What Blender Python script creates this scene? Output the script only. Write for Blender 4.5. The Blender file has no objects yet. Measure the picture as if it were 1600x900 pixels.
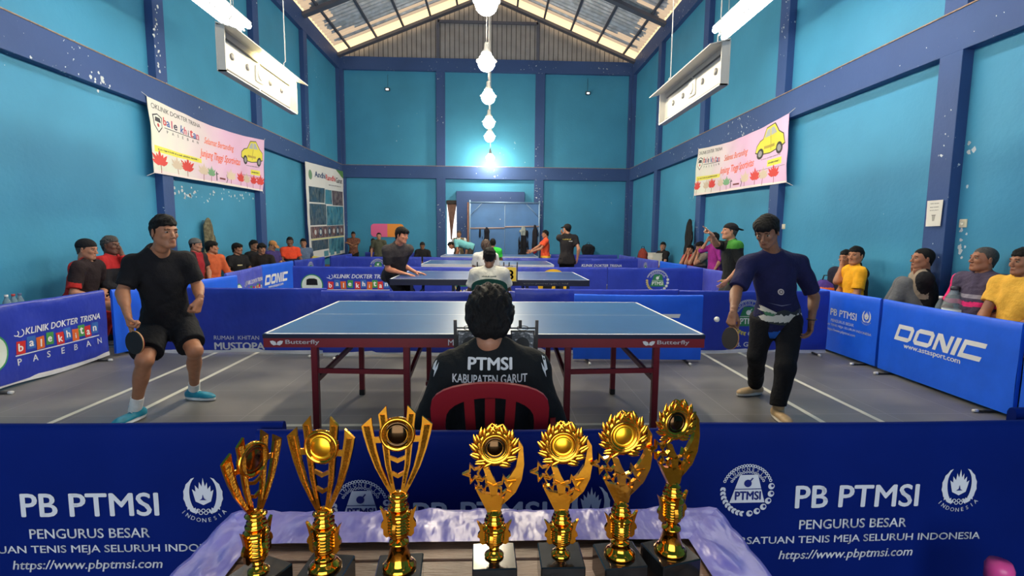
import bpy, bmesh, math, random, colorsys
import numpy as np
from math import sin, cos, pi, radians
from mathutils import Vector, Matrix
from mathutils.bvhtree import BVHTree

# ---------------------------------------------------------------- camera
scene = bpy.context.scene
COL = scene.collection
F, YAW, PITCH, ROLL, CH = 783.12, 0.03609, 0.10604, -0.00998, 1.3757
_fw = np.array([sin(YAW)*cos(PITCH), cos(YAW)*cos(PITCH), -sin(PITCH)])
_rt = np.array([cos(YAW), -sin(YAW), 0.0]); _up = np.cross(_rt, _fw)
_r = _rt*cos(ROLL)-_up*sin(ROLL); _u = _up*cos(ROLL)+_rt*sin(ROLL)
cam_d = bpy.data.cameras.new('camera'); cam = bpy.data.objects.new('camera', cam_d); COL.objects.link(cam)
cam_d.sensor_width = 36; cam_d.lens = 36*F/1600; cam_d.clip_start = 0.05; cam_d.clip_end = 300
cam.matrix_world = Matrix(((_r[0], _u[0], -_fw[0], 0), (_r[1], _u[1], -_fw[1], 0), (_r[2], _u[2], -_fw[2], CH), (0, 0, 0, 1)))
scene.camera = cam

def at(px, py, y=None, x=None, z=None):
    """point of the hall seen at a pixel of the 1600x900 frame, on a plane y=, x= or z="""
    d = _fw+_r*(px-800)/F-_u*(py-450)/F
    t = y/d[1] if y is not None else (x/d[0] if x is not None else (z-CH)/d[2])
    return np.array([d[0]*t, d[1]*t, CH+d[2]*t])

# ---------------------------------------------------------------- world, exposure, large lights
w = bpy.data.worlds.new('sky'); scene.world = w; w.use_nodes = True
bg = w.node_tree.nodes['Background']; bg.inputs[0].default_value = (0.93, 0.96, 1.0, 1); bg.inputs[1].default_value = 1.25
vs = scene.view_settings; vs.view_transform = 'Standard'; vs.look = 'None'; vs.gamma = 1; vs.use_curve_mapping = False
vs.exposure = 1.05
scene.cycles.use_denoising = True
scene.cycles.max_bounces = 6; scene.cycles.diffuse_bounces = 4; scene.cycles.glossy_bounces = 4
scene.cycles.transparent_max_bounces = 8; scene.cycles.sample_clamp_indirect = 6; scene.cycles.caustics_reflective = False
LAMP_W = 46.0            # watts of each round pendant bulb
TRAY_W = 26.0            # watts of each tube fixture
XL, XR, YB, YF = -5.25, 4.74, 17.8, -3.2     # inner faces of the columns, back wall, open end behind the camera
DOOR_FILL = 60.0

def area_light(name, loc, rot, sx, sy, watts, col=(1, 1, 1)):
    l = bpy.data.lights.new(name, 'AREA'); l.shape = 'RECTANGLE'; l.size = sx; l.size_y = sy; l.energy = watts; l.color = col
    o = bpy.data.objects.new(name, l); o.location = loc; o.rotation_euler = rot; COL.objects.link(o); return o
# added soft fill, sent in through an assumed entrance behind the camera
area_light('entrance_fill', (-0.2, YF-.3, 1.6), (radians(90), 0, 0), 4.4, 3.0, DOOR_FILL, (0.95, 0.98, 1.0))
# ---------------------------------------------------------------- helpers: colours and materials
def lin(c):
    return tuple(((x/255)/12.92 if x/255 <= 0.04045 else ((x/255+0.055)/1.055)**2.4) for x in c[:3])+(1.0,)
MATS = {}
def mat(name, col, rough=0.6, metal=0.0, var=0.0, vscale=8.0, bump=0.0, bscale=60.0, emit=0.0, spec=0.5, coat=0.0, ecol=None, sheen=0.0, bstretch=(1, 1, 1)):
    if name in MATS: return MATS[name]
    m = bpy.data.materials.new(name); m.use_nodes = True; nt = m.node_tree; b = nt.nodes['Principled BSDF']
    c = lin(col); b.inputs['Base Color'].default_value = c; b.inputs['Roughness'].default_value = rough
    b.inputs['Metallic'].default_value = metal; b.inputs['Specular IOR Level'].default_value = spec
    b.inputs['Coat Weight'].default_value = coat; b.inputs['Sheen Weight'].default_value = sheen
    if emit:
        b.inputs['Emission Color'].default_value = lin(ecol or col); b.inputs['Emission Strength'].default_value = emit
    if var or bump:
        tc = nt.nodes.new('ShaderNodeTexCoord')
    if var:
        n = nt.nodes.new('ShaderNodeTexNoise'); n.inputs['Scale'].default_value = vscale; n.inputs['Detail'].default_value = 4
        nt.links.new(tc.outputs['Object'], n.inputs['Vector'])
        r = nt.nodes.new('ShaderNodeValToRGB'); r.color_ramp.elements[0].position = 0.3; r.color_ramp.elements[1].position = 0.7
        r.color_ramp.elements[0].color = tuple(x*(1-var) for x in c[:3])+(1,); r.color_ramp.elements[1].color = tuple(min(1, x*(1+var)) for x in c[:3])+(1,)
        nt.links.new(n.outputs['Fac'], r.inputs['Fac']); nt.links.new(r.outputs['Color'], b.inputs['Base Color'])
    if bump:
        mp = nt.nodes.new('ShaderNodeMapping'); mp.inputs['Scale'].default_value = bstretch
        n2 = nt.nodes.new('ShaderNodeTexNoise'); n2.inputs['Scale'].default_value = bscale; n2.inputs['Detail'].default_value = 3
        nt.links.new(tc.outputs['Object'], mp.inputs['Vector']); nt.links.new(mp.outputs['Vector'], n2.inputs['Vector'])
        bp = nt.nodes.new('ShaderNodeBump'); bp.inputs['Strength'].default_value = bump; bp.inputs['Distance'].default_value = 0.02
        nt.links.new(n2.outputs['Fac'], bp.inputs['Height']); nt.links.new(bp.outputs['Normal'], b.inputs['Normal'])
    MATS[name] = m; return m
def cloth(col, rough=0.85, var=0.12):
    return mat('cloth_%d_%d_%d' % tuple(col[:3]), col, rough, var=var, vscale=14, bump=0.35, bscale=38, spec=0.25)
def ink(col):
    return mat('ink_%d_%d_%d' % tuple(col[:3]), col, 0.5, spec=0.3)
def plastic(col, rough=0.35):
    return mat('plastic_%d_%d_%d' % tuple(col[:3]), col, rough, var=0.04)
def skin(col):
    return mat('skin_%d_%d_%d' % tuple(col[:3]), col, 0.5, var=0.10, vscale=22, bump=0.08, bscale=150, spec=0.4)
GOLD = mat('polished_gold', (232, 158, 48), 0.11, 1.0, bump=0.05, bscale=25)
GOLDR = mat('textured_gold', (222, 148, 44), 0.28, 1.0, bump=0.9, bscale=260)
BRONZE = mat('darker_gold', (150, 92, 38), 0.2, 1.0)
BLACKG = mat('gloss_black', (14, 14, 16), 0.12, coat=0.4, spec=0.6)

# ---------------------------------------------------------------- helpers: mesh builder
def rotm(axis, ang): return np.array(Matrix.Rotation(ang, 3, axis))
def frame(z, up=(0, 0, 1)):
    z = np.array(z, float); z /= np.linalg.norm(z); x = np.cross(up, z)
    if np.linalg.norm(x) < 1e-5: x = np.cross((0, 1, 0), z)
    x /= np.linalg.norm(x); return np.stack([x, np.cross(z, x), z], 1)
class MB:
    def __init__(s): s.v = []; s.f = []; s.m = []; s.sm = []; s.n = 0
    def add(s, v, f, m=0, smooth=False):
        v = np.asarray(v, float).reshape(-1, 3); s.v.append(v)
        n = s.n; s.f += [tuple(i+n for i in q) for q in f]; s.m += [m]*len(f); s.sm += [smooth]*len(f); s.n += len(v); return s
    def box(s, c, d, R=None, m=0, bev=0.0):
        d = np.array(d, float)/2; b = min(bev, *(d*0.9)) if bev else 0
        if not b:
            v = np.array([(x, y, z) for x in (-1, 1) for y in (-1, 1) for z in (-1, 1)])*d
            f = [(0, 1, 3, 2), (4, 6, 7, 5), (0, 4, 5, 1), (2, 3, 7, 6), (0, 2, 6, 4), (1, 5, 7, 3)]
        else:
            v = []; idx = {}
            for x in (-1, 1):
                for y in (-1, 1):
                    for z in (-1, 1):
                        for a in range(3):
                            q = d-b; q = np.array([x, y, z])*q; q[a] += (x, y, z)[a]*b; idx[(x, y, z, a)] = len(v); v.append(q)
            f = []
            for a in range(3):
                o = [i for i in range(3) if i != a]
                for sg in (-1, 1):
                    r = []
                    for (p, q) in ((-1, -1), (1, -1), (1, 1), (-1, 1)):
                        k = [0, 0, 0]; k[a] = sg; k[o[0]] = p; k[o[1]] = q; r.append(idx[tuple(k)+(a,)])
                    f.append(tuple(r if (sg > 0) ^ (a == 1) else r[::-1]))
                for p in (-1, 1):
                    for q in (-1, 1):
                        k0 = [0, 0, 0]; k1 = [0, 0, 0]; k0[a] = -1; k1[a] = 1; k0[o[0]] = k1[o[0]] = p; k0[o[1]] = k1[o[1]] = q
                        r = (idx[tuple(k0)+(o[0],)], idx[tuple(k1)+(o[0],)], idx[tuple(k1)+(o[1],)], idx[tuple(k0)+(o[1],)])
                        f.append(r if (p*q > 0) ^ (a == 1) else r[::-1])
            for x in (-1, 1):
                for y in (-1, 1):
                    for z in (-1, 1):
                        r = tuple(idx[(x, y, z, a)] for a in range(3)); f.append(r if x*y*z > 0 else r[::-1])
            v = np.array(v)
        if R is not None: v = v@np.asarray(R).T
        return s.add(v+np.array(c), f, m)
    def bx(s, x0, x1, y0, y1, z0, z1, m=0, bev=0.0):
        return s.box(((x0+x1)/2, (y0+y1)/2, (z0+z1)/2), (abs(x1-x0), abs(y1-y0), abs(z1-z0)), None, m, bev)
    def bar(s, a, b, w, h=None, m=0, up=(0, 0, 1), bev=0.0):
        a = np.array(a, float); b = np.array(b, float); h = h or w
        return s.box((a+b)/2, (w, h, np.linalg.norm(b-a)), frame(b-a, up), m, bev)
    def lathe(s, prof, c=(0, 0, 0), R=None, seg=24, m=0, smooth=True, sx=1.0, sy=1.0):
        t = np.arange(seg)*2*pi/seg; v = []
        for r, z in prof: v += [(r*cos(a)*sx, r*sin(a)*sy, z) for a in t]
        v = np.array(v); f = []
        for i in range(len(prof)-1):
            for j in range(seg): k = (j+1) % seg; f.append((i*seg+j, i*seg+k, (i+1)*seg+k, (i+1)*seg+j))
        if prof[0][0] > 1e-6: f.append(tuple(range(seg))[::-1])
        if prof[-1][0] > 1e-6: f.append(tuple((len(prof)-1)*seg+j for j in range(seg)))
        if R is not None: v = v@np.asarray(R).T
        return s.add(v+np.array(c), f, m, smooth)
    def tube(s, pts, r, seg=8, m=0, closed=False):
        pts = [np.array(p, float) for p in pts]; n = len(pts); v = []; f = []; up = np.array([0.0, 0, 1])
        for i, p in enumerate(pts):
            a = pts[(i-1) % n] if (closed or i) else p; b = pts[(i+1) % n] if (closed or i < n-1) else p
            fr = frame(b-a, up); up = fr[:, 1]; rr = r[i] if hasattr(r, '__len__') else r
            v += [p+fr@np.array([rr*cos(t), rr*sin(t), 0]) for t in np.arange(seg)*2*pi/seg]
        for i in range(n if closed else n-1):
            for j in range(seg):
                k = (j+1) % seg; i2 = (i+1) % n; f.append((i*seg+j, i*seg+k, i2*seg+k, i2*seg+j))
        if not closed: f.append(tuple(range(seg))[::-1]); f.append(tuple((n-1)*seg+j for j in range(seg)))
        return s.add(v, f, m, True)
    def ball(s, c, r, R=None, m=0, seg=16, rings=10):
        r = np.array(r if hasattr(r, '__len__') else (r, r, r), float)
        v = [(0, 0, 1)]
        for i in range(1, rings):
            a = pi*i/rings; v += [(sin(a)*cos(t), sin(a)*sin(t), cos(a)) for t in np.arange(seg)*2*pi/seg]
        v.append((0, 0, -1)); v = np.array(v)*r; f = [(0, 1+j, 1+(j+1) % seg) for j in range(seg)]
        for i in range(rings-2):
            for j in range(seg): k = (j+1) % seg; a = 1+i*seg; f.append((a+j, a+seg+j, a+seg+k, a+k))
        L = len(v)-1; a = 1+(rings-2)*seg; f += [(L, a+(j+1) % seg, a+j) for j in range(seg)]
        if R is not None: v = v@np.asarray(R).T
        return s.add(v+np.array(c), f, m, True)
    def prism(s, poly, t, fn=None, m=0, holes=None, front=None):
        """a flat outline with thickness t; fn maps (u, v, w) to a point"""
        V, T = fill2d([poly]+(holes or [])); fn = fn or (lambda u, v, w: (u, -w, v))
        for w, fl in ((t/2, 0), (-t/2, 1)):
            s.add([fn(a, b, w) for a, b in V], [q[::-1] if fl else q for q in T], m if front is None or fl else front)
        for loop in [poly]+(holes or []):
            n = len(loop); vv = [fn(a, b, t/2) for a, b in loop]+[fn(a, b, -t/2) for a, b in loop]
            s.add(vv, [(i, n+i, n+(i+1) % n, (i+1) % n) for i in range(n)], m)
        return s
    def grid(s, fn, nu, nv, m=0, smooth=True, mf=None):
        v = [fn(i/nu, j/nv) for j in range(nv+1) for i in range(nu+1)]; f = []; mm = []
        for j in range(nv):
            for i in range(nu):
                a = j*(nu+1)+i; f.append((a, a+1, a+nu+2, a+nu+1)); mm.append(mf((i+.5)/nu, (j+.5)/nv) if mf else m)
        n0 = len(s.m); s.add(v, f, m, smooth); s.m[n0:] = mm; return s
    def merge(s, o, M=None, off=(0, 0, 0), mshift=0):
        for v in [np.concatenate(o.v)]:
            v = v if M is None else v@np.asarray(M).T
            n = s.n; s.v.append(v+np.array(off)); s.f += [tuple(i+n for i in q) for q in o.f]; s.m += [k+mshift for k in o.m]; s.sm += o.sm; s.n += len(v)
        return s
    def build(s, name, mats, parent=None, origin=(0, 0, 0), label=None, recalc=False):
        me = bpy.data.meshes.new(name); V = (np.concatenate(s.v)-np.array(origin)).astype(np.float32)
        me.vertices.add(len(V)); me.vertices.foreach_set('co', V.ravel())
        lens = np.array([len(q) for q in s.f], np.int32); st = np.concatenate([[0], np.cumsum(lens)[:-1]]).astype(np.int32)
        me.loops.add(int(lens.sum())); me.loops.foreach_set('vertex_index', np.fromiter((i for q in s.f for i in q), np.int32))
        me.polygons.add(len(lens)); me.polygons.foreach_set('loop_start', st)
        me.polygons.foreach_set('material_index', np.array(s.m, np.int32)); me.polygons.foreach_set('use_smooth', np.array(s.sm, bool))
        for m_ in (mats if isinstance(mats, (list, tuple)) else [mats]): me.materials.append(m_)
        me.update(calc_edges=True); me.validate()
        if recalc:
            bm = bmesh.new(); bm.from_mesh(me); bmesh.ops.recalc_face_normals(bm, faces=bm.faces); bm.to_mesh(me); bm.free()
        return put(name, me, parent, label)
def put(name, me, parent=None, label=None):
    o = bpy.data.objects.new(name, me); COL.objects.link(o); o.parent = parent
    if label: o['label'] = label
    return o
def tag(o, label=None, cat=None, group=None, kind=None):
    if label: o['label'] = label
    if cat: o['category'] = cat
    if group: o['group'] = group
    if kind: o['kind'] = kind
    return o
def thing(name, loc, label, cat, group=None, rz=0.0):
    o = bpy.data.objects.new(name, None); COL.objects.link(o); o.empty_display_size = 0.1
    o.location = tuple(loc); o.rotation_euler = (0, 0, rz); return tag(o, label, cat, group)
def struct(o): o['kind'] = 'structure'; return o
def copy_tree(o, loc=None, rz=None, label=None, group=None):
    c = o.copy(); COL.objects.link(c)
    for ch in list(o.children):
        d = ch.copy(); COL.objects.link(d); d.parent = c
        for g in list(ch.children): e = g.copy(); COL.objects.link(e); e.parent = d
    if loc is not None: c.location = tuple(loc)
    if rz is not None: c.rotation_euler = (0, 0, rz)
    return tag(c, label, None, group)

# ---------------------------------------------------------------- helpers: flat outlines, lettering and prints
def fill2d(loops):
    from mathutils.geometry import tessellate_polygon
    pts = [Vector((a, b, 0)) for l in loops for a, b in l]
    tris = tessellate_polygon([[Vector((a, b, 0)) for a, b in l] for l in loops]); out = []
    for t in tris:
        a, b, c = (pts[i] for i in t); cr = (b-a).cross(c-a).z
        out.append(tuple(t) if cr > 0 else tuple(t)[::-1])
    return [(p.x, p.y) for p in pts], out
TXT = {}
def textmesh(s, bold=0.0, shear=0.0):
    k = (s, bold, shear)
    if k not in TXT:
        c = bpy.data.curves.new('lettering', 'FONT'); c.body = s; c.size = 1; c.offset = 0; c.shear = shear; c.resolution_u = 3; c.fill_mode = 'FRONT'
        o = bpy.data.objects.new('lettering', c); me = bpy.data.meshes.new_from_object(o)
        V = np.array([v.co[:2] for v in me.vertices]).reshape(-1, 2); Fc = [tuple(p.vertices) for p in me.polygons]
        bpy.data.objects.remove(o); bpy.data.curves.remove(c); bpy.data.meshes.remove(me)
        if bold and len(V):      # heavier strokes: the same outlines laid a hair apart
            n = len(V); sh = [(-bold, 0), (bold, 0), (0, bold*.7), (0, -bold*.7)]
            V = np.concatenate([V+d for d in sh]); Fc = [tuple(i+n*j for i in q) for j in range(4) for q in Fc]
        TXT[k] = (V, Fc)
    return TXT[k]
def regular(n, r, a0=0.0, c=(0, 0), rx=None):
    return [(c[0]+(rx or r)*cos(a0+2*pi*i/n), c[1]+r*sin(a0+2*pi*i/n)) for i in range(n)]
class Print:
    """flat marks laid on a surface; fn(u, v, lift) -> point"""
    def __init__(s, mb, fn, mats, maxe=0): s.mb = mb; s.fn = fn; s.mats = mats; s.l = 1; s.maxe = maxe
    def mi(s, col):
        m = col if isinstance(col, bpy.types.Material) else ink(col)
        if m not in s.mats: s.mats.append(m)
        return s.mats.index(m)
    def raw(s, V, T, col, l=None):
        if s.maxe:
            nv = [tuple(map(float, p)) for p in V]; nt = []; mid = {}
            st = [(q[0], q[i], q[i+1]) for q in T for i in range(1, len(q)-1)]
            while st:
                t = st.pop(); e = [math.dist(nv[t[i]], nv[t[(i+1) % 3]]) for i in range(3)]; k = e.index(max(e))
                if e[k] <= s.maxe: nt.append(t); continue
                a, b, c = t[k], t[(k+1) % 3], t[(k+2) % 3]; key = (min(a, b), max(a, b))
                if key not in mid: mid[key] = len(nv); nv.append(((nv[a][0]+nv[b][0])/2, (nv[a][1]+nv[b][1])/2))
                m = mid[key]; st += [(a, m, c), (m, b, c)]
            V, T = nv, nt
        s.mb.add([s.fn(a, b, l or s.l) for a, b in V], T, s.mi(col))
    def poly(s, p, col, l=None, holes=None):
        V, T = fill2d([p]+(holes or [])); s.raw(V, T, col, l)
    def rect(s, u0, v0, u1, v1, col, l=None): s.raw([(u0, v0), (u1, v0), (u1, v1), (u0, v1)], [(0, 1, 2, 3)], col, l)
    def disc(s, u, v, r, col, l=None, n=28, rx=None): s.poly(regular(n, r, 0, (u, v), rx), col, l)
    def ring(s, u, v, r, r2, col, l=None, n=32, a0=0, a1=2*pi):
        P = []
        for i in range(n+1): a = a0+(a1-a0)*i/n; P += [(u+r*cos(a), v+r*sin(a)), (u+r2*cos(a), v+r2*sin(a))]
        s.raw(P, [(2*i, 2*i+1, 2*i+3, 2*i+2) if r < r2 else (2*i, 2*i+2, 2*i+3, 2*i+1) for i in range(n)], col, l)
    def line(s, pts, w, col, l=None):
        for (a, b), (c, d) in zip(pts[:-1], pts[1:]):
            L = math.hypot(c-a, d-b) or 1; nx, ny = -(d-b)/L*w/2, (c-a)/L*w/2
            s.raw([(a-nx, b-ny), (c-nx, d-ny), (c+nx, d+ny), (a+nx, b+ny)], [(0, 1, 2, 3)], col, l)
    def text(s, t, u, v, w=None, h=None, col=(235, 235, 240), bold=0.015, shear=0.0, align='l', l=None, rot=0.0, fn=None):
        """left/centre of the baseline box at u, v; fitted to width w and/or height h"""
        V, T = textmesh(t, bold, shear)
        if not len(V): return
        lo = V.min(0); hi = V.max(0); sx = (w/(hi[0]-lo[0])) if w else None; sy = (h/(hi[1]-lo[1])) if h else None
        sx = sx or sy; sy = sy or sx; P = (V-lo)*[sx, sy]
        if align == 'c': P = P-[(hi[0]-lo[0])*sx/2, 0]
        if rot: c_, s_ = cos(rot), sin(rot); P = P@np.array([[c_, s_], [-s_, c_]])
        s.raw(P+[u, v], T, col, l)
    def arc(s, t, u, v, r, a0, a1, h, col=(235, 235, 240), bold=0.015, inner=False, l=None):
        """letters along a circle, a0 to a1 reading left to right"""
        for i, ch in enumerate(t):
            if ch == ' ': continue
            a = a0+(a1-a0)*(i/(max(1, len(t)-1))); s.text(ch, u+r*cos(a), v+r*sin(a), None, h, col, bold, 0, 'c', l, a-pi/2 if not inner else a+pi/2)
def scribble(P, u, v, w, h, col, l=None, seed=1):
    """a line of print too small or blurred to read in the photograph"""
    rs = random.Random(seed); x = u
    while x < u+w:
        b = h*rs.uniform(.35, .8); P.rect(x, v+h*rs.uniform(0, .15), min(u+w, x+b), v+h*rs.uniform(.7, 1), col, l); x += b+h*rs.choice((.22, .22, .22, .7))
def leaf(u, v, L, W, a):
    p = [(0, 0), (L*.3, W/2), (L*.7, W*.42), (L, 0), (L*.7, -W*.42), (L*.3, -W/2)]
    return [(u+x*cos(a)-y*sin(a), v+x*sin(a)+y*cos(a)) for x, y in p]
def star(u, v, r, r2=None, a0=pi/2, n=5):
    r2 = r2 or r*.45
    return [(u+(r if i % 2 == 0 else r2)*cos(a0+pi*i/n), v+(r if i % 2 == 0 else r2)*sin(a0+pi*i/n)) for i in range(2*n)]
W_ = (214, 218, 226)
def emblem_ptmsi(P, u, v, r, col=W_, board=(214, 218, 226), txt=(14, 30, 110), gold=None):
    for i in range(22):
        a = radians(158-136*i/21); P.ring(u+r*cos(a), v+r*sin(a), r*.035, r*.065, col, n=8)
    for i in range(14):
        a = radians(150-120*i/13); P.ring(u+r*.74*cos(a), v+r*.74*sin(a), r*.03, r*.055, col, n=8)
    P.arc('INDONESIA', u, v-r*.02, r*.82, radians(143), radians(37), r*.13, col)
    P.poly([(u-r*.7, v-r*.52), (u+r*.72, v-r*.52), (u+r*.4, v+r*.62), (u-r*.32, v+r*.62)], board)
    P.line([(u-r*.52, v+.05*r), (u+r*.56, v+.05*r)], r*.03, txt, 2)
    P.disc(u, v+r*.28, r*.15, txt, 2); P.line([(u+r*.08, v+r*.36), (u+r*.2, v+r*.5)], r*.05, txt, 2)
    P.text('PTMSI', u-r*.5, v-r*.4, r*1.05, r*.36, txt, .03, 0, 'l', 2)
    for i in range(9):
        a = radians(172+82*i/8); x, y = u+r*.98*cos(a), v+r*.98*sin(a)
        for sg in (-1, 1): P.poly(leaf(x, y, r*.2, r*.11, a-pi/2+pi+sg*.55), gold or col)
    for i in range(6):
        a = radians(8-90*i/5); x, y = u+r*.98*cos(a), v+r*.98*sin(a); P.disc(x, y, r*.13, col, n=14); P.disc(x+r*.03, y+r*.03, r*.06, txt, 2, n=8)
def emblem_koni(P, u, v, r, col=W_, txt=(14, 30, 110), name=True):
    for sg in (-1, 1):
        pts = []
        for i in range(13): a = radians(-62+128*i/12); q = r*(.98+.035*(i % 2)); pts.append((u+sg*q*cos(a)*.92, v+q*sin(a)+r*.1))
        for i in range(12, -1, -1): a = radians(-62+128*i/12); q = r*(.98-.30*sin(pi*min(1, (i+2)/14))); pts.append((u+sg*(q*cos(a)*.92), v+q*sin(a)+r*.1))
        P.poly(pts if sg > 0 else pts[::-1], col)
        for i in range(4): P.poly(leaf(u+sg*r*(.25+.12*i), v-r*.55+r*.07*i, r*.3, r*.12, radians(-90+sg*30)), col)
    fl = [(-.44, .15), (-.5, .42), (-.34, .3), (-.36, .62), (-.2, .42), (-.16, .78), (-.05, .55), (.02, .98), (.1, .55), (.2, .76), (.22, .42), (.36, .6), (.36, .3), (.5, .4), (.44, .12), (.36, -.18), (.0, -.36), (-.36, -.18)]
    P.poly([(u+a*r, v+b*r) for a, b in fl][::-1], col)
    P.poly([(u-r*.16, v-r*.1), (u+r*.16, v-r*.1), (u+r*.04, v-.02*r), (u, v+r*.18), (u-r*.04, v-.02*r)], txt, 2)
    for i in range(5): P.ring(u+r*(-.24+.12*i), v-r*(.62+(.1 if i % 2 else 0)), r*.07, r*.105, col, 2, n=10)
    if name: P.arc('INDONESIA', u, v+r*.15, r*1.36, radians(-138), radians(-42), r*.2, col, inner=True)
# ---------------------------------------------------------------- helpers: soft shapes from distance fields
class Vol:
    def __init__(s, lo, hi, res):
        s.lo = np.array(lo, float); s.res = res; s.n = (np.ceil((np.array(hi)-s.lo)/res)+1).astype(int); s.d = np.full(s.n, 1.0, np.float32)
    def sub(s, lo, hi):
        i0 = np.maximum(0, np.floor((np.array(lo)-s.lo)/s.res).astype(int)); i1 = np.minimum(s.n, np.ceil((np.array(hi)-s.lo)/s.res).astype(int)+1)
        if (i1 <= i0).any(): return None, None
        ax = [(s.lo[a]+np.arange(i0[a], i1[a])*s.res).astype(np.float32) for a in range(3)]
        return tuple(slice(i0[a], i1[a]) for a in range(3)), (ax[0][:, None, None], ax[1][None, :, None], ax[2][None, None, :])
    def mix(s, sl, d, k):
        a = s.d[sl]
        if k > 0: h = np.maximum(k-np.abs(a-d), 0)/k; s.d[sl] = np.minimum(a, d)-h*h*k*0.25
        else: s.d[sl] = np.minimum(a, d)
    def cap(s, a, b, ra, rb=None, k=0.02, neg=False, flat=None, clip=None):
        """tapered capsule; flat=(dir, factor) squeezes it along a direction"""
        a = np.array(a, float); b = np.array(b, float); rb = ra if rb is None else rb; R = max(ra, rb)+k+2.5*s.res+.02
        sl, g = s.sub(np.minimum(a, b)-R, np.maximum(a, b)+R)
        if sl is None: return
        ba = b-a; L = float(ba@ba)+1e-12; x, y, z = g[0]-a[0], g[1]-a[1], g[2]-a[2]
        t = np.clip((x*ba[0]+y*ba[1]+z*ba[2])/L, 0, 1); px, py, pz = x-t*ba[0], y-t*ba[1], z-t*ba[2]
        if flat is not None:
            n = np.array(flat[0], float); n /= np.linalg.norm(n); q = px*n[0]+py*n[1]+pz*n[2]; e = (1/flat[1]-1)
            px, py, pz = px+q*e*n[0], py+q*e*n[1], pz+q*e*n[2]
        d = np.sqrt(px*px+py*py+pz*pz)-(ra+(rb-ra)*t)
        if flat is not None: d = d*flat[1] if flat[1] < 1 else d
        if clip is not None: n = U(clip[1]); q = clip[0]; d = np.maximum(d, (g[0]-q[0])*n[0]+(g[1]-q[1])*n[1]+(g[2]-q[2])*n[2])
        if neg: s.d[sl] = np.maximum(s.d[sl], -d)
        else: s.mix(sl, d.astype(np.float32), k)
    def ell(s, c, r, M=None, k=0.02, neg=False):
        c = np.array(c, float); r = np.array(r, float); M = np.eye(3) if M is None else np.asarray(M); R = max(r)+k+2.5*s.res+.02
        sl, g = s.sub(c-R, c+R)
        if sl is None: return
        x, y, z = g[0]-c[0], g[1]-c[1], g[2]-c[2]
        q = [(x*M[0, i]+y*M[1, i]+z*M[2, i])/r[i] for i in range(3)]; k0 = np.sqrt(q[0]**2+q[1]**2+q[2]**2)
        k1 = np.sqrt((q[0]/r[0])**2+(q[1]/r[1])**2+(q[2]/r[2])**2)+1e-9; d = k0*(k0-1)/k1
        if neg:
            if k > 0:
                a = s.d[sl]; e = -d; h = np.maximum(k-np.abs(a-e), 0)/k; s.d[sl] = np.maximum(a, e)+h*h*k*.25
            else: s.d[sl] = np.maximum(s.d[sl], -d)
        else: s.mix(sl, d.astype(np.float32), k)
    def rbox(s, c, hd, M=None, r=0.01, k=0.0, neg=False):
        c = np.array(c, float); hd = np.array(hd, float); M = np.eye(3) if M is None else np.asarray(M); R = np.linalg.norm(hd)+k+2.5*s.res
        sl, g = s.sub(c-R, c+R)
        if sl is None: return
        x, y, z = g[0]-c[0], g[1]-c[1], g[2]-c[2]
        q = [np.abs(x*M[0, i]+y*M[1, i]+z*M[2, i])-hd[i]+r for i in range(3)]
        d = np.sqrt(sum(np.maximum(a, 0)**2 for a in q))+np.minimum(np.maximum(q[0], np.maximum(q[1], q[2])), 0)-r
        if neg: s.d[sl] = np.maximum(s.d[sl], -d)
        else: s.mix(sl, d.astype(np.float32), k)
    def cut(s, p, n):
        """remove everything on the side of p that n points to"""
        p = np.array(p, float); n = np.array(n, float); n /= np.linalg.norm(n)
        sl, g = s.sub(s.lo, s.lo+s.n*s.res); d = (g[0]-p[0])*n[0]+(g[1]-p[1])*n[1]+(g[2]-p[2])*n[2]; s.d = np.maximum(s.d, d.astype(np.float32))
    def fn(s, f):
        sl, g = s.sub(s.lo, s.lo+s.n*s.res); s.d = f(s.d, *g).astype(np.float32)
    def folds(s, amp, freq, seed=0):
        rs = np.random.RandomState(seed)
        def f(d, x, y, z):
            o = 0
            for i in range(4):
                k = rs.normal(size=3)*freq*(1+.7*i); ph = rs.rand()*6.28; o = o+np.sin(x*k[0]+y*k[1]+z*k[2]*.6+ph+1.5*np.sin(x*k[1]*.6+z*k[0]*.5))/(1+.6*i)
            return d+amp*o
        s.fn(f)
    def mesh(s):
        D = s.d; ins = D < 0; nx, ny, nz = D.shape
        cnt = np.zeros((nx-1, ny-1, nz-1), np.int8)
        for i in (0, 1):
            for j in (0, 1):
                for k in (0, 1): cnt += ins[i:nx-1+i, j:ny-1+j, k:nz-1+k]
        act = (cnt > 0) & (cnt < 8); I = np.argwhere(act)
        if not len(I): return np.zeros((0, 3)), []
        idx = -np.ones(act.shape, np.int64); idx[act] = np.arange(len(I)); acc = np.zeros((len(I), 3)); num = np.zeros(len(I))
        cs = [(i, j, k) for i in (0, 1) for j in (0, 1) for k in (0, 1)]; val = {c: D[I[:, 0]+c[0], I[:, 1]+c[1], I[:, 2]+c[2]] for c in cs}
        for a in cs:
            for ax in range(3):
                if a[ax] == 0:
                    b = list(a); b[ax] = 1; b = tuple(b); va, vb = val[a], val[b]; m = (va < 0) != (vb < 0); t = va/(va-vb+1e-12)
                    p = np.array(a, float)[None]+np.eye(3)[ax][None]*t[:, None]; acc[m] += p[m]; num[m] += 1
        V = (I+acc/np.maximum(num, 1)[:, None])*s.res+s.lo; Fs = []
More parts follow.
